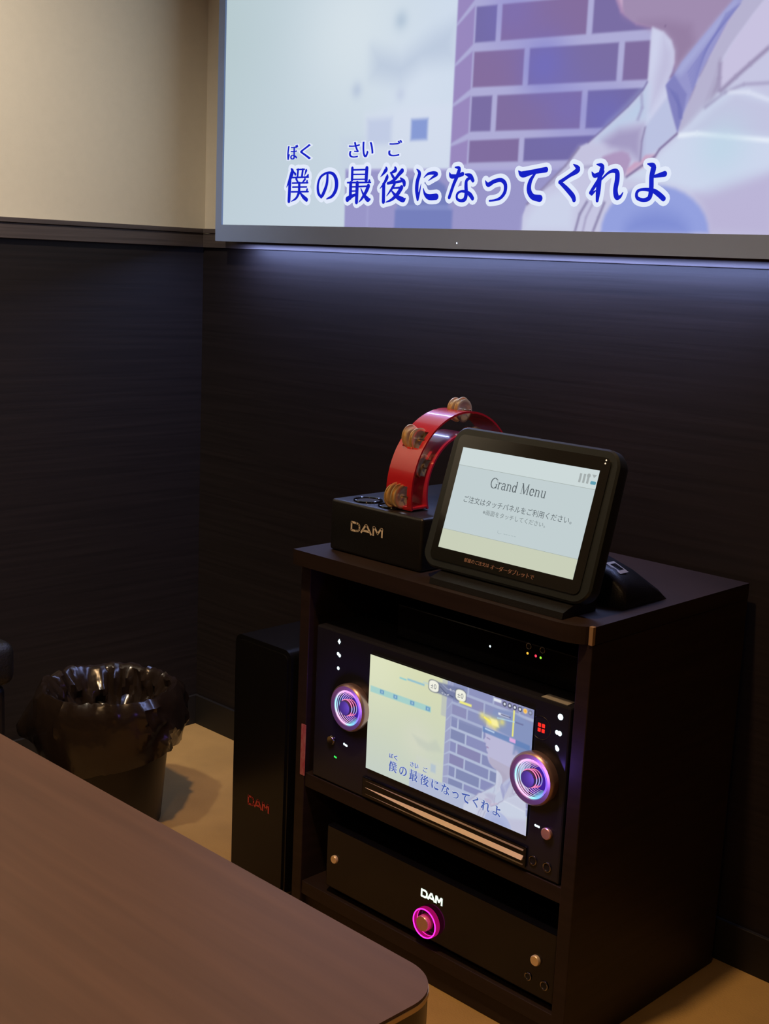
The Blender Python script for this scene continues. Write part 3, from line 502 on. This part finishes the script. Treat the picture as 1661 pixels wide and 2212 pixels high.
# ------------------------------------------------------------------ karaoke player
FY = -.421
kp = thing('karaoke_player', 'glossy black karaoke player with colour screen and two glowing dials', 'player', (1.115, -.26, .2555))
MB().box(.862, 1.366, FY, -.10, .2565, .512, .003, 2).build('housing', M_FACE, kp)
sc = (.988, 1.307, .309, .494)
display('screen', *sc[:2], *sc[2:], FY-.0030, 380, 220, True, 1.0, kp)
MB().box(sc[0], sc[1], FY-.0024, FY-.0001, sc[2], sc[3]).build('screen_backing', M_BLACK, kp)
lyrics(sc[0], .319, sc[2], .185, FY-.0030, (emat('lyric_small_blue', srgb((72, 92, 172))), emat('lyric_small_white', srgb((198, 208, 222)))), kp, True)
fp = Flat()
for x in (.418, .583):
    Flat().text('±0', sc[0]+(x-.017)*.319, sc[0]+(x+.017)*.319, sc[2]+.915*.185, .0075).build('key_lettering', emat('key_gray', srgb((120, 124, 130))), (0, FY-.0036, 0), X, Z, kp)
fp = Flat().text('キー', sc[0]+.515*.319, sc[0]+.55*.319, sc[2]+.935*.185, .0035).text('テンポ', sc[0]+.468*.319, sc[0]+.515*.319, sc[2]+.885*.185, .0035)
for k, x in enumerate((.837, .866, .894, .923)): pass
fp.build('tempo_lettering', emat('key_white', srgb((226, 230, 236))), (0, FY-.0036, 0), X, Z, kp)

# multi-coloured ring material: hue follows the angle round the dial
def ring_mat(name, s):
    m = bpy.data.materials.new(name); m.use_nodes = True; nt = m.node_tree
    for n in list(nt.nodes): nt.nodes.remove(n)
    a = nt.nodes.new('ShaderNodeAttribute'); a.attribute_name = 'glow'
    e = nt.nodes.new('ShaderNodeEmission'); e.inputs[1].default_value = s; o = nt.nodes.new('ShaderNodeOutputMaterial')
    nt.links.new(a.outputs['Color'], e.inputs[0]); nt.links.new(e.outputs[0], o.inputs[0]); return m
STOPS = [(0, (.25, .12, .95)), (40, (.30, .16, 1.0)), (75, (.95, .35, 1.0)), (105, (1.0, .45, .85)), (135, (.9, .6, 1.0)), (165, (.35, .8, 1.0)), (195, (.5, .8, 1.0)), (225, (1.0, .6, .95)), (255, (1.0, .5, .9)), (280, (.35, .85, 1.0)), (305, (.2, .55, 1.0)), (335, (.3, .15, 1.0)), (360, (.25, .12, .95))]
def ring_col(deg):
    for (a, ca), (b, cb) in zip(STOPS[:-1], STOPS[1:]):
        if a <= deg <= b:
            t = (deg-a)/(b-a); return [x*(1-t)+y*t for x, y in zip(ca, cb)]
    return STOPS[0][1]
def glow_paint(ob, cx, cz, gain, inner=False):
    me = ob.data; at = me.color_attributes.new('glow', 'FLOAT_COLOR', 'POINT'); base = ORG[ob.parent.name]
    for i, v in enumerate(me.vertices):
        a = math.degrees(math.atan2(v.co.z+base.z-cz, v.co.x+base.x-cx)) % 360
        c = ring_col(a) if not inner else (1.0, .25, .55) if not (330 < a or a < 20) else (.5, .45, 1.0)
        at.data[i].color = (*[q*gain for q in c], 1)
RM = ring_mat('dial_glow', 1.25)
M_DIALIN = emat('dial_well_glow', (.07, .02, .42), .7)  # purple light from the rings put into the well as emission
def dial(cx, cz):
    MB().lathe([(.0295, FY-.0002), (.0370, FY-.0002), (.0382, FY-.010), (.0376, FY-.0140), (.0350, FY-.0165), (.0290, FY-.0150), (.0282, FY-.012)], (cx, 0, cz), 'y', 64, closed=True).build('dial_bezel', M_BEZEL, kp, True)
    well = MB().lathe([(0, FY-.0012), (.0278, FY-.0012), (.0278, FY-.0003), (0, FY-.0003)], (cx, 0, cz), 'y', 40).build('dial_well', M_DIALIN, kp)
    for k in range(8):  # rings after the first are its mirror reflections, built as glowing rings
        f = k/7
        rg = MB().torus((cx+.0095*f, FY-.0140+.0115*f, cz+.0006*f), .0268-.0095*f, .00050 if k else .0013, 'y', 64, 6).build('light_ring', RM, well, True)
        glow_paint(rg, cx+.0095*f, cz, 1.0-.65*f)
    for k in range(3):
        rg = MB().torus((cx-.003+.0022*k, FY-.0135+.003*k, cz), .0128, .0008, 'y', 40, 6).build('light_ring', RM, well, True)
        glow_paint(rg, cx, cz, .85-.15*k, True)
    MB().lathe([(0, FY-.002), (.0122, FY-.002), (.0122, FY-.0165), (.0112, FY-.0175), (0, FY-.0175)], (cx-.0035, 0, cz-.0005), 'y', 40).build('dial_cap', mat('dial_cap_metal', (.035, .025, .045), .55), kp, True)
    l = bpy.data.lights.new('added_dial_lamp', 'POINT'); l.energy = .15; l.color = (.26, .14, 1.0); l.shadow_soft_size = .012; l.specular_factor = 0.05  # added lamp ahead of the dial, for the glow around it
    o = bpy.data.objects.new('added_dial_lamp', l); COL.objects.link(o); o.location = (cx, FY-.040, cz)
dial(.9530, .3995); dial(1.3175, .4000)
LW = emat('led_cool_white', (.75, .95, 1.0), 1.6)
def led(pts, mt_, nm='indicator_light', y=None, parent=None):
    f = Flat()
    for x, z, r_ in pts: f.disc(x, z, r_, 10)
    return f.build(nm, mt_, (0, (FY if y is None else y)-.0004, 0), X, Z, parent or kp)
led([(1.3495, .4955, .0046)], LW); led([(1.3455, .4725, .0032), (1.350, .4722, .0038)], LW); led([(1.348, .4495, .0034), (1.3465, .452, .0026)], LW)
led([(1.3205, .3292, .0018), (1.3235, .3290, .0018), (1.3265, .3288, .0018)], LW)
Flat().poly([(.9115, .4955), (.915, .5005), (.9185, .4960), (.9155, .4915)]).build('indicator_light', LW, (0, FY-.0004, 0), X, Z, kp)
led([(.9135, .4755, .003), (.9170, .4735, .003)], LW); led([(.9150, .4520, .0030)], LW)
led([(.9350, .3312, .0021), (.9385, .3305, .0021), (.941, .330, .0019)], LW)
led([(.9145, .3037, .0017), (.9175, .3031, .0017)], emat('led_green', (.05, .95, .12), 1.2))
f = Flat()
for a in (-.0034, .0034):
    for b in (-.0036, .0036): f.poly(rrect(1.3190+a-.0026, 1.3190+a+.0026, .4711+b-.0028, .4711+b+.0028, .0008, 3))
f.build('red_key', emat('led_red', (1.0, .03, .02), 1.1), (0, FY-.0004, 0), X, Z, kp)
MB().torus((1.318, FY-.0002, .471), .0165, .0004, 'y', 40, 6).build('sensor_ring', M_CHROME, kp, True)
def small_knob(x, z, parent, y, r_=.0090, mt_=None):
    return MB().lathe([(0, y-.0002), (r_, y-.0002), (r_, y-.0040), (r_*.88, y-.0052), (r_*.3, y-.0048), (0, y-.0048)], (x, 0, z), 'y', 28).build('knob', mt_ or M_COPPER, parent, True)
small_knob(1.3418, .3250, kp, FY, .0085); small_knob(.9074, .3300, kp, FY, .0078, M_CHROME)
def jack(x, z, parent, y, r_=.0062):
    MB().torus((x, y-.0010, z), r_, .0010, 'y', 28, 8).build('jack_ring', M_CHROME, parent, True)
    MB().lathe([(0, y-.0008), (r_-.0008, y-.0008), (r_-.0008, y-.0002), (0, y-.0002)], (x, 0, z), 'y', 20).build('jack_hole', M_CABIN, parent)
jack(1.3205, .277, kp, FY); jack(1.3455, .276, kp, FY)
# disc slot: dark recess bar with champagne rods
MB().box(.982, 1.310, FY-.004, FY-.0002, .2625, .2935, .0015).build('slot_surround', M_GLOSS, kp)
def rod(z, r_, m_):
    q = MB(); rs = []
    for x, f_ in ((.990, .05), (1.030, .4), (1.120, 1), (1.306, 1)):
        h_ = r_*f_; rs.append([q.b.verts.new(p) for p in ((x, FY-.0042-1.6*h_, z-h_), (x, FY-.0042, z+h_), (x, FY-.0042, z-h_))])
    for A, B in zip(rs[:-1], rs[1:]):
        for i in range(3): q.b.faces.new((A[i], A[(i+1) % 3], B[(i+1) % 3], B[i]))
    q.b.faces.new(rs[0]); q.b.faces.new(rs[-1][::-1])
    q.build('metal_trim', m_, kp)
rod(.2768, .0028, M_ROD); rod(.2880, .0010, M_RODD); rod(.2665, .0008, M_RODD)
MB().prism([(1.3110, -.4155), (1.3560, -.4158), (1.3545, -.3975), (1.3110, -.3980)], .5122, .5128).build('model_label', M_SILV, kp)['label'] = 'small silver label on the top edge'

# receiver on top of the player
rc = thing('microphone_receiver', 'slim black receiver with three tiny coloured lights on top of the player', 'receiver', (1.20, -.22, .5132))
MB().box(.99, 1.355, -.37, -.10, .5134, .566, .002).build('housing', M_GLOSS, rc)
led([(1.2480, .5500, .0019)], emat('led_orange', (1.0, .50, .05), 1.3), y=-.370, parent=rc)
led([(1.2628, .5497, .0020)], emat('led_pink_red', (1.0, .05, .10), 1.3), y=-.370, parent=rc)
led([(1.2715, .5492, .0018)], emat('led_lime', (.35, .9, .05), 1.2), y=-.370, parent=rc)
led([(1.1790, .5433, .0017)], LW, y=-.370, parent=rc)
jack(1.2500, .5612, rc, -.370, .0042); jack(1.2745, .5612, rc, -.370, .0042)

# ------------------------------------------------------------------ amplifier
AY = -.418
am = thing('amplifier', 'glossy black amplifier with pink lit ring knob and white wordmark', 'amplifier', (1.134, -.25, .0635))
MB().box(.900, 1.368, AY, -.10, .075, .182, .002).build('housing', M_GLOSS, am)
for x in (.93, 1.33): MB().lathe([(.012, .0635), (.014, .0755)], (x, AY+.03, 0), 'z', 16).build('foot', M_BLACK, am)
for x in (.93, 1.33): MB().lathe([(.012, .0635), (.014, .0755)], (x, -.14, 0), 'z', 16).build('foot', M_BLACK, am)
small_knob(.922, .1285, am, AY, .0068, M_GOLD); small_knob(1.3360, .1305, am, AY, .0078, M_GOLD)
PK = emat('ring_magenta', (1.0, .03, .62), 1.8)
rw = MB().lathe([(0, AY-.0008), (.0235, AY-.0008), (.0235, AY-.0002), (0, AY-.0002)], (1.1305, 0, .1045), 'y', 36).build('ring_well', M_GLOSS, am)
MB().torus((1.1305, AY-.0100, .1045), .0225, .0010, 'y', 48, 8).build('light_ring', PK, rw, True)
MB().torus((1.1305, AY-.0022, .1045), .0225, .0014, 'y', 48, 8).build('light_ring', emat('ring_magenta_soft', (1.0, .02, .45), 1.4), rw, True)
MB().lathe([(.0215, AY-.001), (.0240, AY-.001), (.0240, AY-.0090), (.0215, AY-.0090)], (1.1305, 0, .1045), 'y', 48, closed=True).build('ring_collar', emat('magenta_acrylic_lit', (.42, .004, .12), .8), am, True)
MB().lathe([(0, AY-.001), (.0125, AY-.001), (.0125, AY-.0115), (.0115, AY-.0130), (0, AY-.0130)], (1.1285, 0, .1040), 'y', 36).build('knob', M_COPPER, am, True)
wordmark(Flat(), 1.1125, .1390, .0440, .0135, .24).build('wordmark', emat('mark_white', (.85, 1.0, .8), 1.3), (0, AY-.0006, 0), X, Z, am)
jack(1.324, .100, am, AY, .0052); jack(1.353, .0985, am, AY, .0060)

# ------------------------------------------------------------------ subwoofer left of the cabinet
sb = thing('subwoofer', 'tall black speaker box with red wordmark, left of the cabinet', 'speaker', (.735, -.24, 0))
MB().prism(rrect(.662, .806, .012, .452, .016), -.424, -.06, 'xz').build('cabinet_body', M_SATIN, sb, True)
MB().prism(rrect(.668, .800, .020, .444, .012), -.4275, -.4242, 'xz').build('front_panel', M_SATIN, sb, True)
for x in (.69, .78):
    for y in (-.39, -.10): MB().lathe([(.012, 0), (.014, .013)], (x, y, 0), 'z', 14).build('foot', M_BLACK, sb)
wordmark(Flat(), .7085, .1545, .0570, .0175, .20).build('wordmark', M_REDPR, (0, -.4280, 0), X, Z, sb)

# ------------------------------------------------------------------ microphone box on the cabinet
mbx = thing('microphone_stand_box', 'black box with white wordmark and round holders on the cabinet top', 'box', (.955, -.26, CZ))
b = MB().box(.855, 1.055, -.394, -.13, CZ+.0005, .714, .005, 3)
b.build('box_body', M_BLACK, mbx, True)
for x in (.905, .960):
    MB().torus((x, -.360, .7150), .0215, .0022, 'z', 36, 8).build('holder_ring', M_GLOSS, mbx, True)
    MB().lathe([(0, .7142), (.020, .7142), (.020, .7147), (0, .7147)], (x, -.360, 0), 'z', 28).build('holder_hole', M_CABIN, mbx)
wordmark(Flat(), .9030, .6695, .0720, .0160, .21).build('wordmark', mat('mark_cream', (.75, .66, .56), .5), (0, -.3946, 0), X, Z, mbx)

# ------------------------------------------------------------------ tambourine
tb = thing('tambourine', 'red half-moon tambourine with brass jingles behind the tablet', 'tambourine', (.985, -.252, .7165))
TCY, TCZ = -.252, .741
XN, XF = 1.010, .957
def band(bm, R0, R1, a0, a1, xa, xb, n):
    vs = []
    for k in range(n+1):
        t = math.radians(a0+(a1-a0)*k/n); c, s = math.cos(t), math.sin(t)
        vs.append([bm.verts.new((x, TCY+R*c, TCZ+R*s)) for x, R in ((xa, R0), (xb, R0), (xb, R1), (xa, R1))])
    for k in range(n):
        A, B = vs[k], vs[k+1]
        for j in range(4): bm.faces.new((A[j], A[(j+1) % 4], B[(j+1) % 4], B[j]))
    bm.faces.new(vs[0]); bm.faces.new(vs[-1][::-1])
def hoop(name, R0, R1, slots, a_lo, a_hi, m_, half):
    q = MB(); cur = a_lo
    for s0 in slots:
        band(q.b, R0, R1, cur, s0-half, XF, XN, max(2, int((s0-half-cur)/4)))
        band(q.b, R0, R1, s0-half, s0+half, XF, XF+.009, 5); band(q.b, R0, R1, s0-half, s0+half, XN-.009, XN, 5); cur = s0+half
    band(q.b, R0, R1, cur, a_hi, XF, XN, max(2, int((a_hi-cur)/4)))
    return q.build(name, m_, tb, True)
S_OUT = [30, 84, 138, 182]; S_IN = [60, 155]
hoop('outer_hoop', .1185, .1215, S_OUT, -12, 192, M_RED, 7.5)
hoop('inner_hoop', .0840, .0870, S_IN, -17, 197, M_REDD, 9)
for sy_ in (-1, 1):
    y0, y1 = TCY+sy_*.083, TCY+sy_*.1195
    MB().box(XF, XN, min(y0, y1), max(y0, y1), .7165, .7215, .0015).build('end_cap', M_RED, tb)
def jingles(ang, R, dr=0.0, tilt=0):
    t = math.radians(ang); cyy, czz = TCY+(R+dr)*math.cos(t), TCZ+(R+dr)*math.sin(t)
    for k, dx in enumerate((-.012, -.006, .002, .008)):
        x = (XN+XF)/2+dx; sg = 1 if k % 2 else -1; jr = .0185
        oy, oz = random.uniform(-.002, .002), random.uniform(-.0025, .0025)
        MB().lathe([(.0022, x-.0006*sg), (.008, x-.0022*sg), (.013, x+.0002*sg), (jr-.001, x), (jr, x+.0008), (jr-.001, x+.0012), (.013, x+.0010*sg), (.008, x-.0012*sg), (.0022, x)], (0, cyy+oy, czz+oz), 'x', 28, closed=True).build('jingle', M_BRASS, tb, True)
    MB().lathe([(.0012, XF+.006), (.0012, XN-.006)], (0, cyy, czz), 'x', 8).build('jingle_pin', M_CHROME, tb)
for a in S_OUT: jingles(a, .120, .002)
for a in S_IN: jingles(a, .0855)

# ------------------------------------------------------------------ ordering tablet on its stand
TC = Vector((1.2169, -.38, .753)); tl = .2959
TA = Vector((1, 0, 0)); TB = Vector((0, math.sin(tl), math.cos(tl))); TN = TA.cross(TB)
TM = Matrix((TA, TB, TN)).transposed().to_4x4(); TM.translation = TC
tab = thing('ordering_tablet', 'black restaurant ordering tablet tilted back, showing a white menu screen', 'tablet', (1.2169, -.36, CZ))
def outline(e=0.0):
    pts = []
    base = rrect(-.1455-e, .1475+e, -.106-e, .1055+e, .022+e, 8)
    for x, y in base:
        bul = .010*max(0, 1-((y+.01)/.10)**2)
        pts.append((x + (bul if x > 0 else -bul), y + .003*max(0, 1-(x/.14)**2)*(1 if y > 0 else -1)))
    return pts
def loft(q, rings):
    rs = [[q.b.verts.new((x, y, z)) for x, y in pts] for pts, z in rings]
    n = len(rs[0])
    for A, B in zip(rs[:-1], rs[1:]):
        for i in range(n): q.b.faces.new((A[i], A[(i+1) % n], B[(i+1) % n], B[i]))
    q.b.faces.new(rs[0][::-1]); q.b.faces.new(rs[-1]); return q
loft(MB(TM), [(outline(-.012), -.034), (outline(-.003), -.030), (outline(), -.022), (outline(), -.006), (outline(-.003), -.0030)]).build('housing', M_BLACKT, tab, True)
MB(TM).prism(rrect(-.134, .136, -.094, .094, .010), -.0032, -.0012).build('glass_front', mat('tablet_glass', (.012, .013, .013), .10, coat=.3), tab, True)
ts = picture  # (kept separate: the menu screen is flat panels)
hw, hh = .1216, .07535
def TF(): return Flat()
def tbuild(f, name, m_, lift, parent=tab): return f.build(name, m_, TC, TA, TB, parent, lift=lift)
scr = tbuild(TF().poly([(-hw, -hh), (hw, -hh), (hw, hh), (-hw, hh)]), 'screen', emat('menu_ground', srgb((193, 206, 208)), 1), -.0010)
tbuild(TF().poly([(-hw, -hh), (hw, -hh), (hw, -.0470), (-hw, -.0470)]), 'lower_band', emat('menu_cream', srgb((200, 206, 184)), 1), -.0008, scr)
tbuild(TF().poly([(-hw, .0490), (hw, .0490), (hw, hh), (-hw, hh)]), 'upper_band', emat('menu_pale', srgb((204, 216, 216)), 1), -.0008, scr)
tbuild(TF().poly([(-hw, .0486), (hw, .0486), (hw, .0492), (-hw, .0492)]).poly([(-hw, -.0474), (hw, -.0474), (hw, -.0469), (-hw, -.0469)]), 'rule_line', emat('menu_rule', srgb((160, 170, 166)), 1), -.0006, scr)
# serif heading drawn as strokes, in units of cap height
def arc(cx, cy_, rx, ry, a0, a1, n=14): return [(cx+rx*math.cos(math.radians(a0+(a1-a0)*k/n)), cy_+ry*math.sin(math.radians(a0+(a1-a0)*k/n))) for k in range(n+1)]
TH, TK = .045, .105
def stem(x, y0, y1, sb_=True, st=True, lft=False):
    L = [([(x, y0), (x, y1)], TH, TK)]
    if sb_: L.append(([(x-.13, y0+.015), (x+.13, y0+.015)], .03, .03))
    if st: L.append(([(x-.15, y1-.02), (x, y1-.01)], .035, .035))
    return L
GL = {
 'G': (.86, [(arc(.46, .5, .39, .50, 48, 320), TH, TK), ([(.82, .62), (.80, .92)], .035, .035), ([(.76, .06), (.76, .42)], TH, TK), ([(.60, .42), (.90, .42)], .03, .03)]),
 'r': (.44, stem(.14, 0, .64) + [(arc(.32, .42, .17, .20, 165, 60), TH, TK*.8)]),
 'a': (.56, [(arc(.25, .47, .17, .17, 165, 0), TH, TK*.8), ([(.42, .48), (.42, .08), (.47, .01), (.55, .03)], TH, TK), (arc(.24, .18, .17, .18, 70, 290), TH, TK*.9), ([(.30, .35), (.42, .39)], TH, TH), ([(.30, .01), (.42, .12)], TH, TH)]),
 'n': (.66, stem(.14, 0, .64) + [(arc(.33, .42, .18, .20, 150, 0), TH, TK*.8), ([(.51, .44), (.51, 0)], TH, TK), ([(.40, .015), (.62, .015)], .03, .03)]),
 'd': (.62, [(arc(.27, .31, .20, .31, 0, 360, 24), TH, TK), ([(.48, 0), (.48, 1.02)], TH, TK), ([(.34, 1.0), (.48, 1.01)], .035, .035), ([(.48, .015), (.58, .015)], .03, .03)]),
 'M': (1.06, [([(.16, 0), (.18, .98)], TH, TH), ([(.18, .98), (.52, .04)], TK, TK), ([(.52, .04), (.86, .98)], TH, TH), ([(.86, .98), (.88, 0)], TH, TK), ([(.04, .015), (.28, .015)], .03, .03), ([(.76, .015), (1.0, .015)], .03, .03), ([(.06, .98), (.20, .98)], .03, .03), ([(.84, .98), (.98, .98)], .03, .03)]),
 'e': (.56, [(arc(.28, .32, .21, .32, 5, 320, 22), TH, TK), ([(.10, .34), (.49, .34)], .035, .035)]),
 'u': (.66, [([(.14, .64), (.14, .20)], TH, TK), (arc(.32, .21, .18, .20, 180, 330), TH, TK*.8), ([(.50, .64), (.50, 0)], TH, TK), ([(.03, .625), (.14, .63)], .035, .035), ([(.39, .625), (.50, .63)], .035, .035), ([(.50, .015), (.60, .015)], .03, .03)])}
f = TF(); total = sum(GL[c][0]+.05 if c != ' ' else .34 for c in 'Grand Menu'); k = .1010/total; x = -.0550
for c in 'Grand Menu':
    if c == ' ': x += .34*k; continue
    for pts_, a, b_ in GL[c][1]: f.stroke([(x+px*k, .0245+py*k) for px, py in pts_], a*k, b_*k)
    x += (GL[c][0]+.05)*k
M_INK = emat('menu_ink', srgb((92, 100, 104)), 1)
tbuild(f, 'heading_lettering', M_INK, -.0005, scr)
tbuild(TF().text('ご注文はタッチパネルをご利用ください。', -.0960, .0975, .0015, .0098), 'body_lettering', M_INK, -.0005, scr)
tbuild(TF().text('※画面をタッチしてください。', -.0560, .0565, -.0118, .0074), 'note_lettering', emat('menu_ink_soft', srgb((120, 130, 132)), 1), -.0005, scr)
f = TF(); f.stroke([(-.021, -.033), (-.021, -.036), (-.018, -.0375), (-.014, -.0365)], .0007)
for a in (-.010, -.006, -.001, .004, .009): f.stroke([(a, -.0362), (a+.003, -.0362)], .0008)
tbuild(f, 'faint_mark', emat('menu_faint', srgb((168, 182, 184)), 1), -.0005, scr)
f = TF()
for a in (.0935, .1000, .1065): f.stroke([(a, .0560), (a, .0665)], .0036)
f.disc(.1065, .0660, .0030); f.poly([(.1115, .0685), (.1195, .0685), (.1155, .0640)])
tbuild(f, 'status_icons', emat('menu_icon', srgb((164, 172, 172)), 1), -.0005, scr)
tbuild(TF().poly(rrect(.1115, .1205, .0550, .0595, .0015, 3)), 'battery_icon', emat('menu_teal', srgb((96, 158, 178)), 1), -.0005, scr)
tbuild(TF().text('部屋のご注文は', -.0680, -.0215, -.0845, .0058), 'printed_lettering', M_PINKPR, -.0008)
tbuild(TF().text('オーダータブレットで', -.0185, .0590, -.0850, .0072, bold=.0003), 'printed_lettering', M_PINKPR, -.0008)
for px, py in ((.1275, .0905), (.1272, .0860)): tbuild(TF().disc(px, py, .0012, 10), 'sensor_light', emat('led_warm', (1, .8, .55), 1.1), -.0008)
MB().prism([(-.428, CZ+.0004), (-.352, CZ+.0004), (-.352, .652), (-.388, .652), (-.426, .640)], 1.105, 1.345, 'yz').build('stand_base', M_BLACK, tab)
MB().box(1.12, 1.21, -.378, -.345, .645, .72, .006).build('stand_arm', M_BLACKT, tab)

# ------------------------------------------------------------------ remote cradle to the right of the tablet
rcd = thing('remote_cradle', 'black sloping charging cradle with pale square emblem, right of the tablet', 'cradle', (1.32, -.24, CZ))
secs = [(1.225, .700), (1.250, .700), (1.290, .693), (1.335, .680), (1.360, .664), (1.368, .648)]
q = MB(); rs = []
for x, zt in secs:
    zt2 = zt; prof = [(-.318, CZ+.0004), (-.316, zt2-.010), (-.311, zt2-.003), (-.300, zt2), (-.255, zt2-.006), (-.222, CZ+.4*(zt2-CZ)), (-.212, CZ+.0004)]
    rs.append([q.b.verts.new((x, y, max(z, CZ+.0004))) for y, z in prof])
for A, B in zip(rs[:-1], rs[1:]):
    for i in range(7): q.b.faces.new((A[i], A[(i+1) % 7], B[(i+1) % 7], B[i]))
q.b.faces.new(rs[0]); q.b.faces.new(rs[-1][::-1])
q.build('cradle_body', M_BLACK, rcd, True)
q = MB()
for a in (0, 1):
    pass
ex0, ex1, ey0, ey1 = 1.318, 1.344, -.297, -.277
def ez(x): return float(np.interp(x, [s[0] for s in secs], [s[1] for s in secs])) + .0007
fr = [((ex0, ey0), (ex1, ey0), (ex1-.005, ey0+.004), (ex0+.005, ey0+.004)), ((ex1, ey0), (ex1, ey1), (ex1-.005, ey1-.004), (ex1-.005, ey0+.004)),
      ((ex1, ey1), (ex0, ey1), (ex0+.005, ey1-.004), (ex1-.005, ey1-.004)), ((ex0, ey1), (ex0, ey0), (ex0+.005, ey0+.004), (ex0+.005, ey1-.004))]
for quad in fr: q.b.faces.new([q.b.verts.new((x, y, ez(x))) for x, y in quad])
q.build('emblem', mat('emblem_cream', (.80, .68, .55), .5), rcd)

# ------------------------------------------------------------------ waste bin with plastic bag
BC = (.318, -.452); BR_, BZ = .125, .268
wb_ = thing('waste_bin', 'round black waste bin lined with a crumpled brown plastic bag', 'bin', (BC[0], BC[1], 0))
MB().lathe([(.096, 0), (.100, .004), (.122, BZ), (.1245, BZ+.002), (.119, BZ), (.097, .010), (0, .010)], (BC[0], BC[1], 0), 'z', 48).build('bin_body', M_BIN, wb_, True)
bag = bmesh.new(); NA = 110
prof = []
for i in range(11): t = i/10; prof.append((.060+.050*t, .085+.165*t, .012))         # inside, rising to the rim
for t in (.0, .5, 1.): prof.append((.116+.012*t, BZ-.004+.010*math.sin(t*PI/2+.2), .004))
for i in range(1, 12): t = i/11; prof.append((.1300+.012*math.sin(t*PI*.9), BZ+.004-.112*t, .010+.004*t))
rings = []
for j, (r_, z_, amp) in enumerate(prof):
    ring = []
    for k in range(NA):
        a = 2*PI*k/NA; ca, sa = math.cos(a), math.sin(a)
        n1 = noise.noise(Vector((ca*2.6, sa*2.6, z_*16+3))); n2 = abs(noise.noise(Vector((ca*4.5+5, sa*4.5, z_*20)))); n3 = noise.noise(Vector((ca*16, sa*16+9, z_*50)))
        d = amp*(1.3*n1 - 2.6*n2 + 1.0*(.3-abs(n3)))
        outer = j >= 14
        if outer:
            d = max(d, -.001) + .004
            lobe = math.exp(-((math.atan2(math.sin(a-3.85), math.cos(a-3.85)))/.22)**2)*max(0, min(1, (BZ-.02-z_)/.06))
            d += .034*lobe
            zz = z_ + (.012*n1 + .006*math.sin(3*a+1) - .014*max(0, math.cos(a-5.2)))*((j-13)/11)
        else:
            zz = z_ + .007*n1*(j/11)
        if j in (11, 12, 13): zz = z_ + .007*abs(n1) + .004*n3
        ring.append(bag.verts.new((BC[0]+(r_+d)*ca, BC[1]+(r_+d)*sa, zz)))
    rings.append(ring)
for A, B in zip(rings[:-1], rings[1:]):
    for k in range(NA): bag.faces.new((A[k], A[(k+1) % NA], B[(k+1) % NA], B[k]))
me = bpy.data.meshes.new('bin_bag'); bag.to_mesh(me); bag.free()
M_BAG = mat('brown_film', (0.016, 0.010, 0.007), 0.2, alpha=.95, bump=0.9, bscale=30, spec=.6)
link('bin_bag', me, M_BAG, wb_, True)

# ------------------------------------------------------------------ bench seat at the left edge
sf = thing('bench_seat', 'black leatherette bench along the left wall, cut by the frame', 'bench', (.20, -1.45, 0))
MB().box(.010, .360, -2.25, -.690, .03, .33, .01).build('base', M_BLACK, sf)
for i in range(2): MB().box(.006, .375, -2.25+.79*i, -1.465+.79*i, .332, .412, .022, 4).build('seat_cushion', M_RUBBER, sf, True)

# ------------------------------------------------------------------ table
TBX0, TBX1, TBY0, TBY1, TZ = .52, 1.803, -1.86, -1.1575, .60
tbl = thing('table', 'brown wooden table with rounded corners and a thin bright edge', 'table', ((TBX0+TBX1)/2, (TBY0+TBY1)/2, 0))
MB().prism(rrect(TBX0, TBX1, TBY0, TBY1, .038, 12), TZ-.0025, TZ).build('tabletop', M_TABLE, tbl, True)
MB().prism(rrect(TBX0-.0006, TBX1+.0006, TBY0-.0006, TBY1+.0006, .0386, 12), TZ-.0062, TZ-.0026).build('edge_strip', mat('brass_edge', (.90, .66, .36), .32, metal=.5), tbl, True)
MB().prism(rrect(TBX0, TBX1, TBY0, TBY1, .038, 12), TZ-.055, TZ-.0063).build('edge_band', M_TEDGE, tbl, True)
MB().lathe([(.04, .03), (.04, TZ-.055)], (1.16, -1.50, 0), 'z', 24).build('leg', M_CHROME, tbl, True)
MB().lathe([(.27, 0), (.27, .008), (.06, .03), (0, .03)], (1.16, -1.50, 0), 'z', 40).build('foot_plate', M_CHROME, tbl, True)
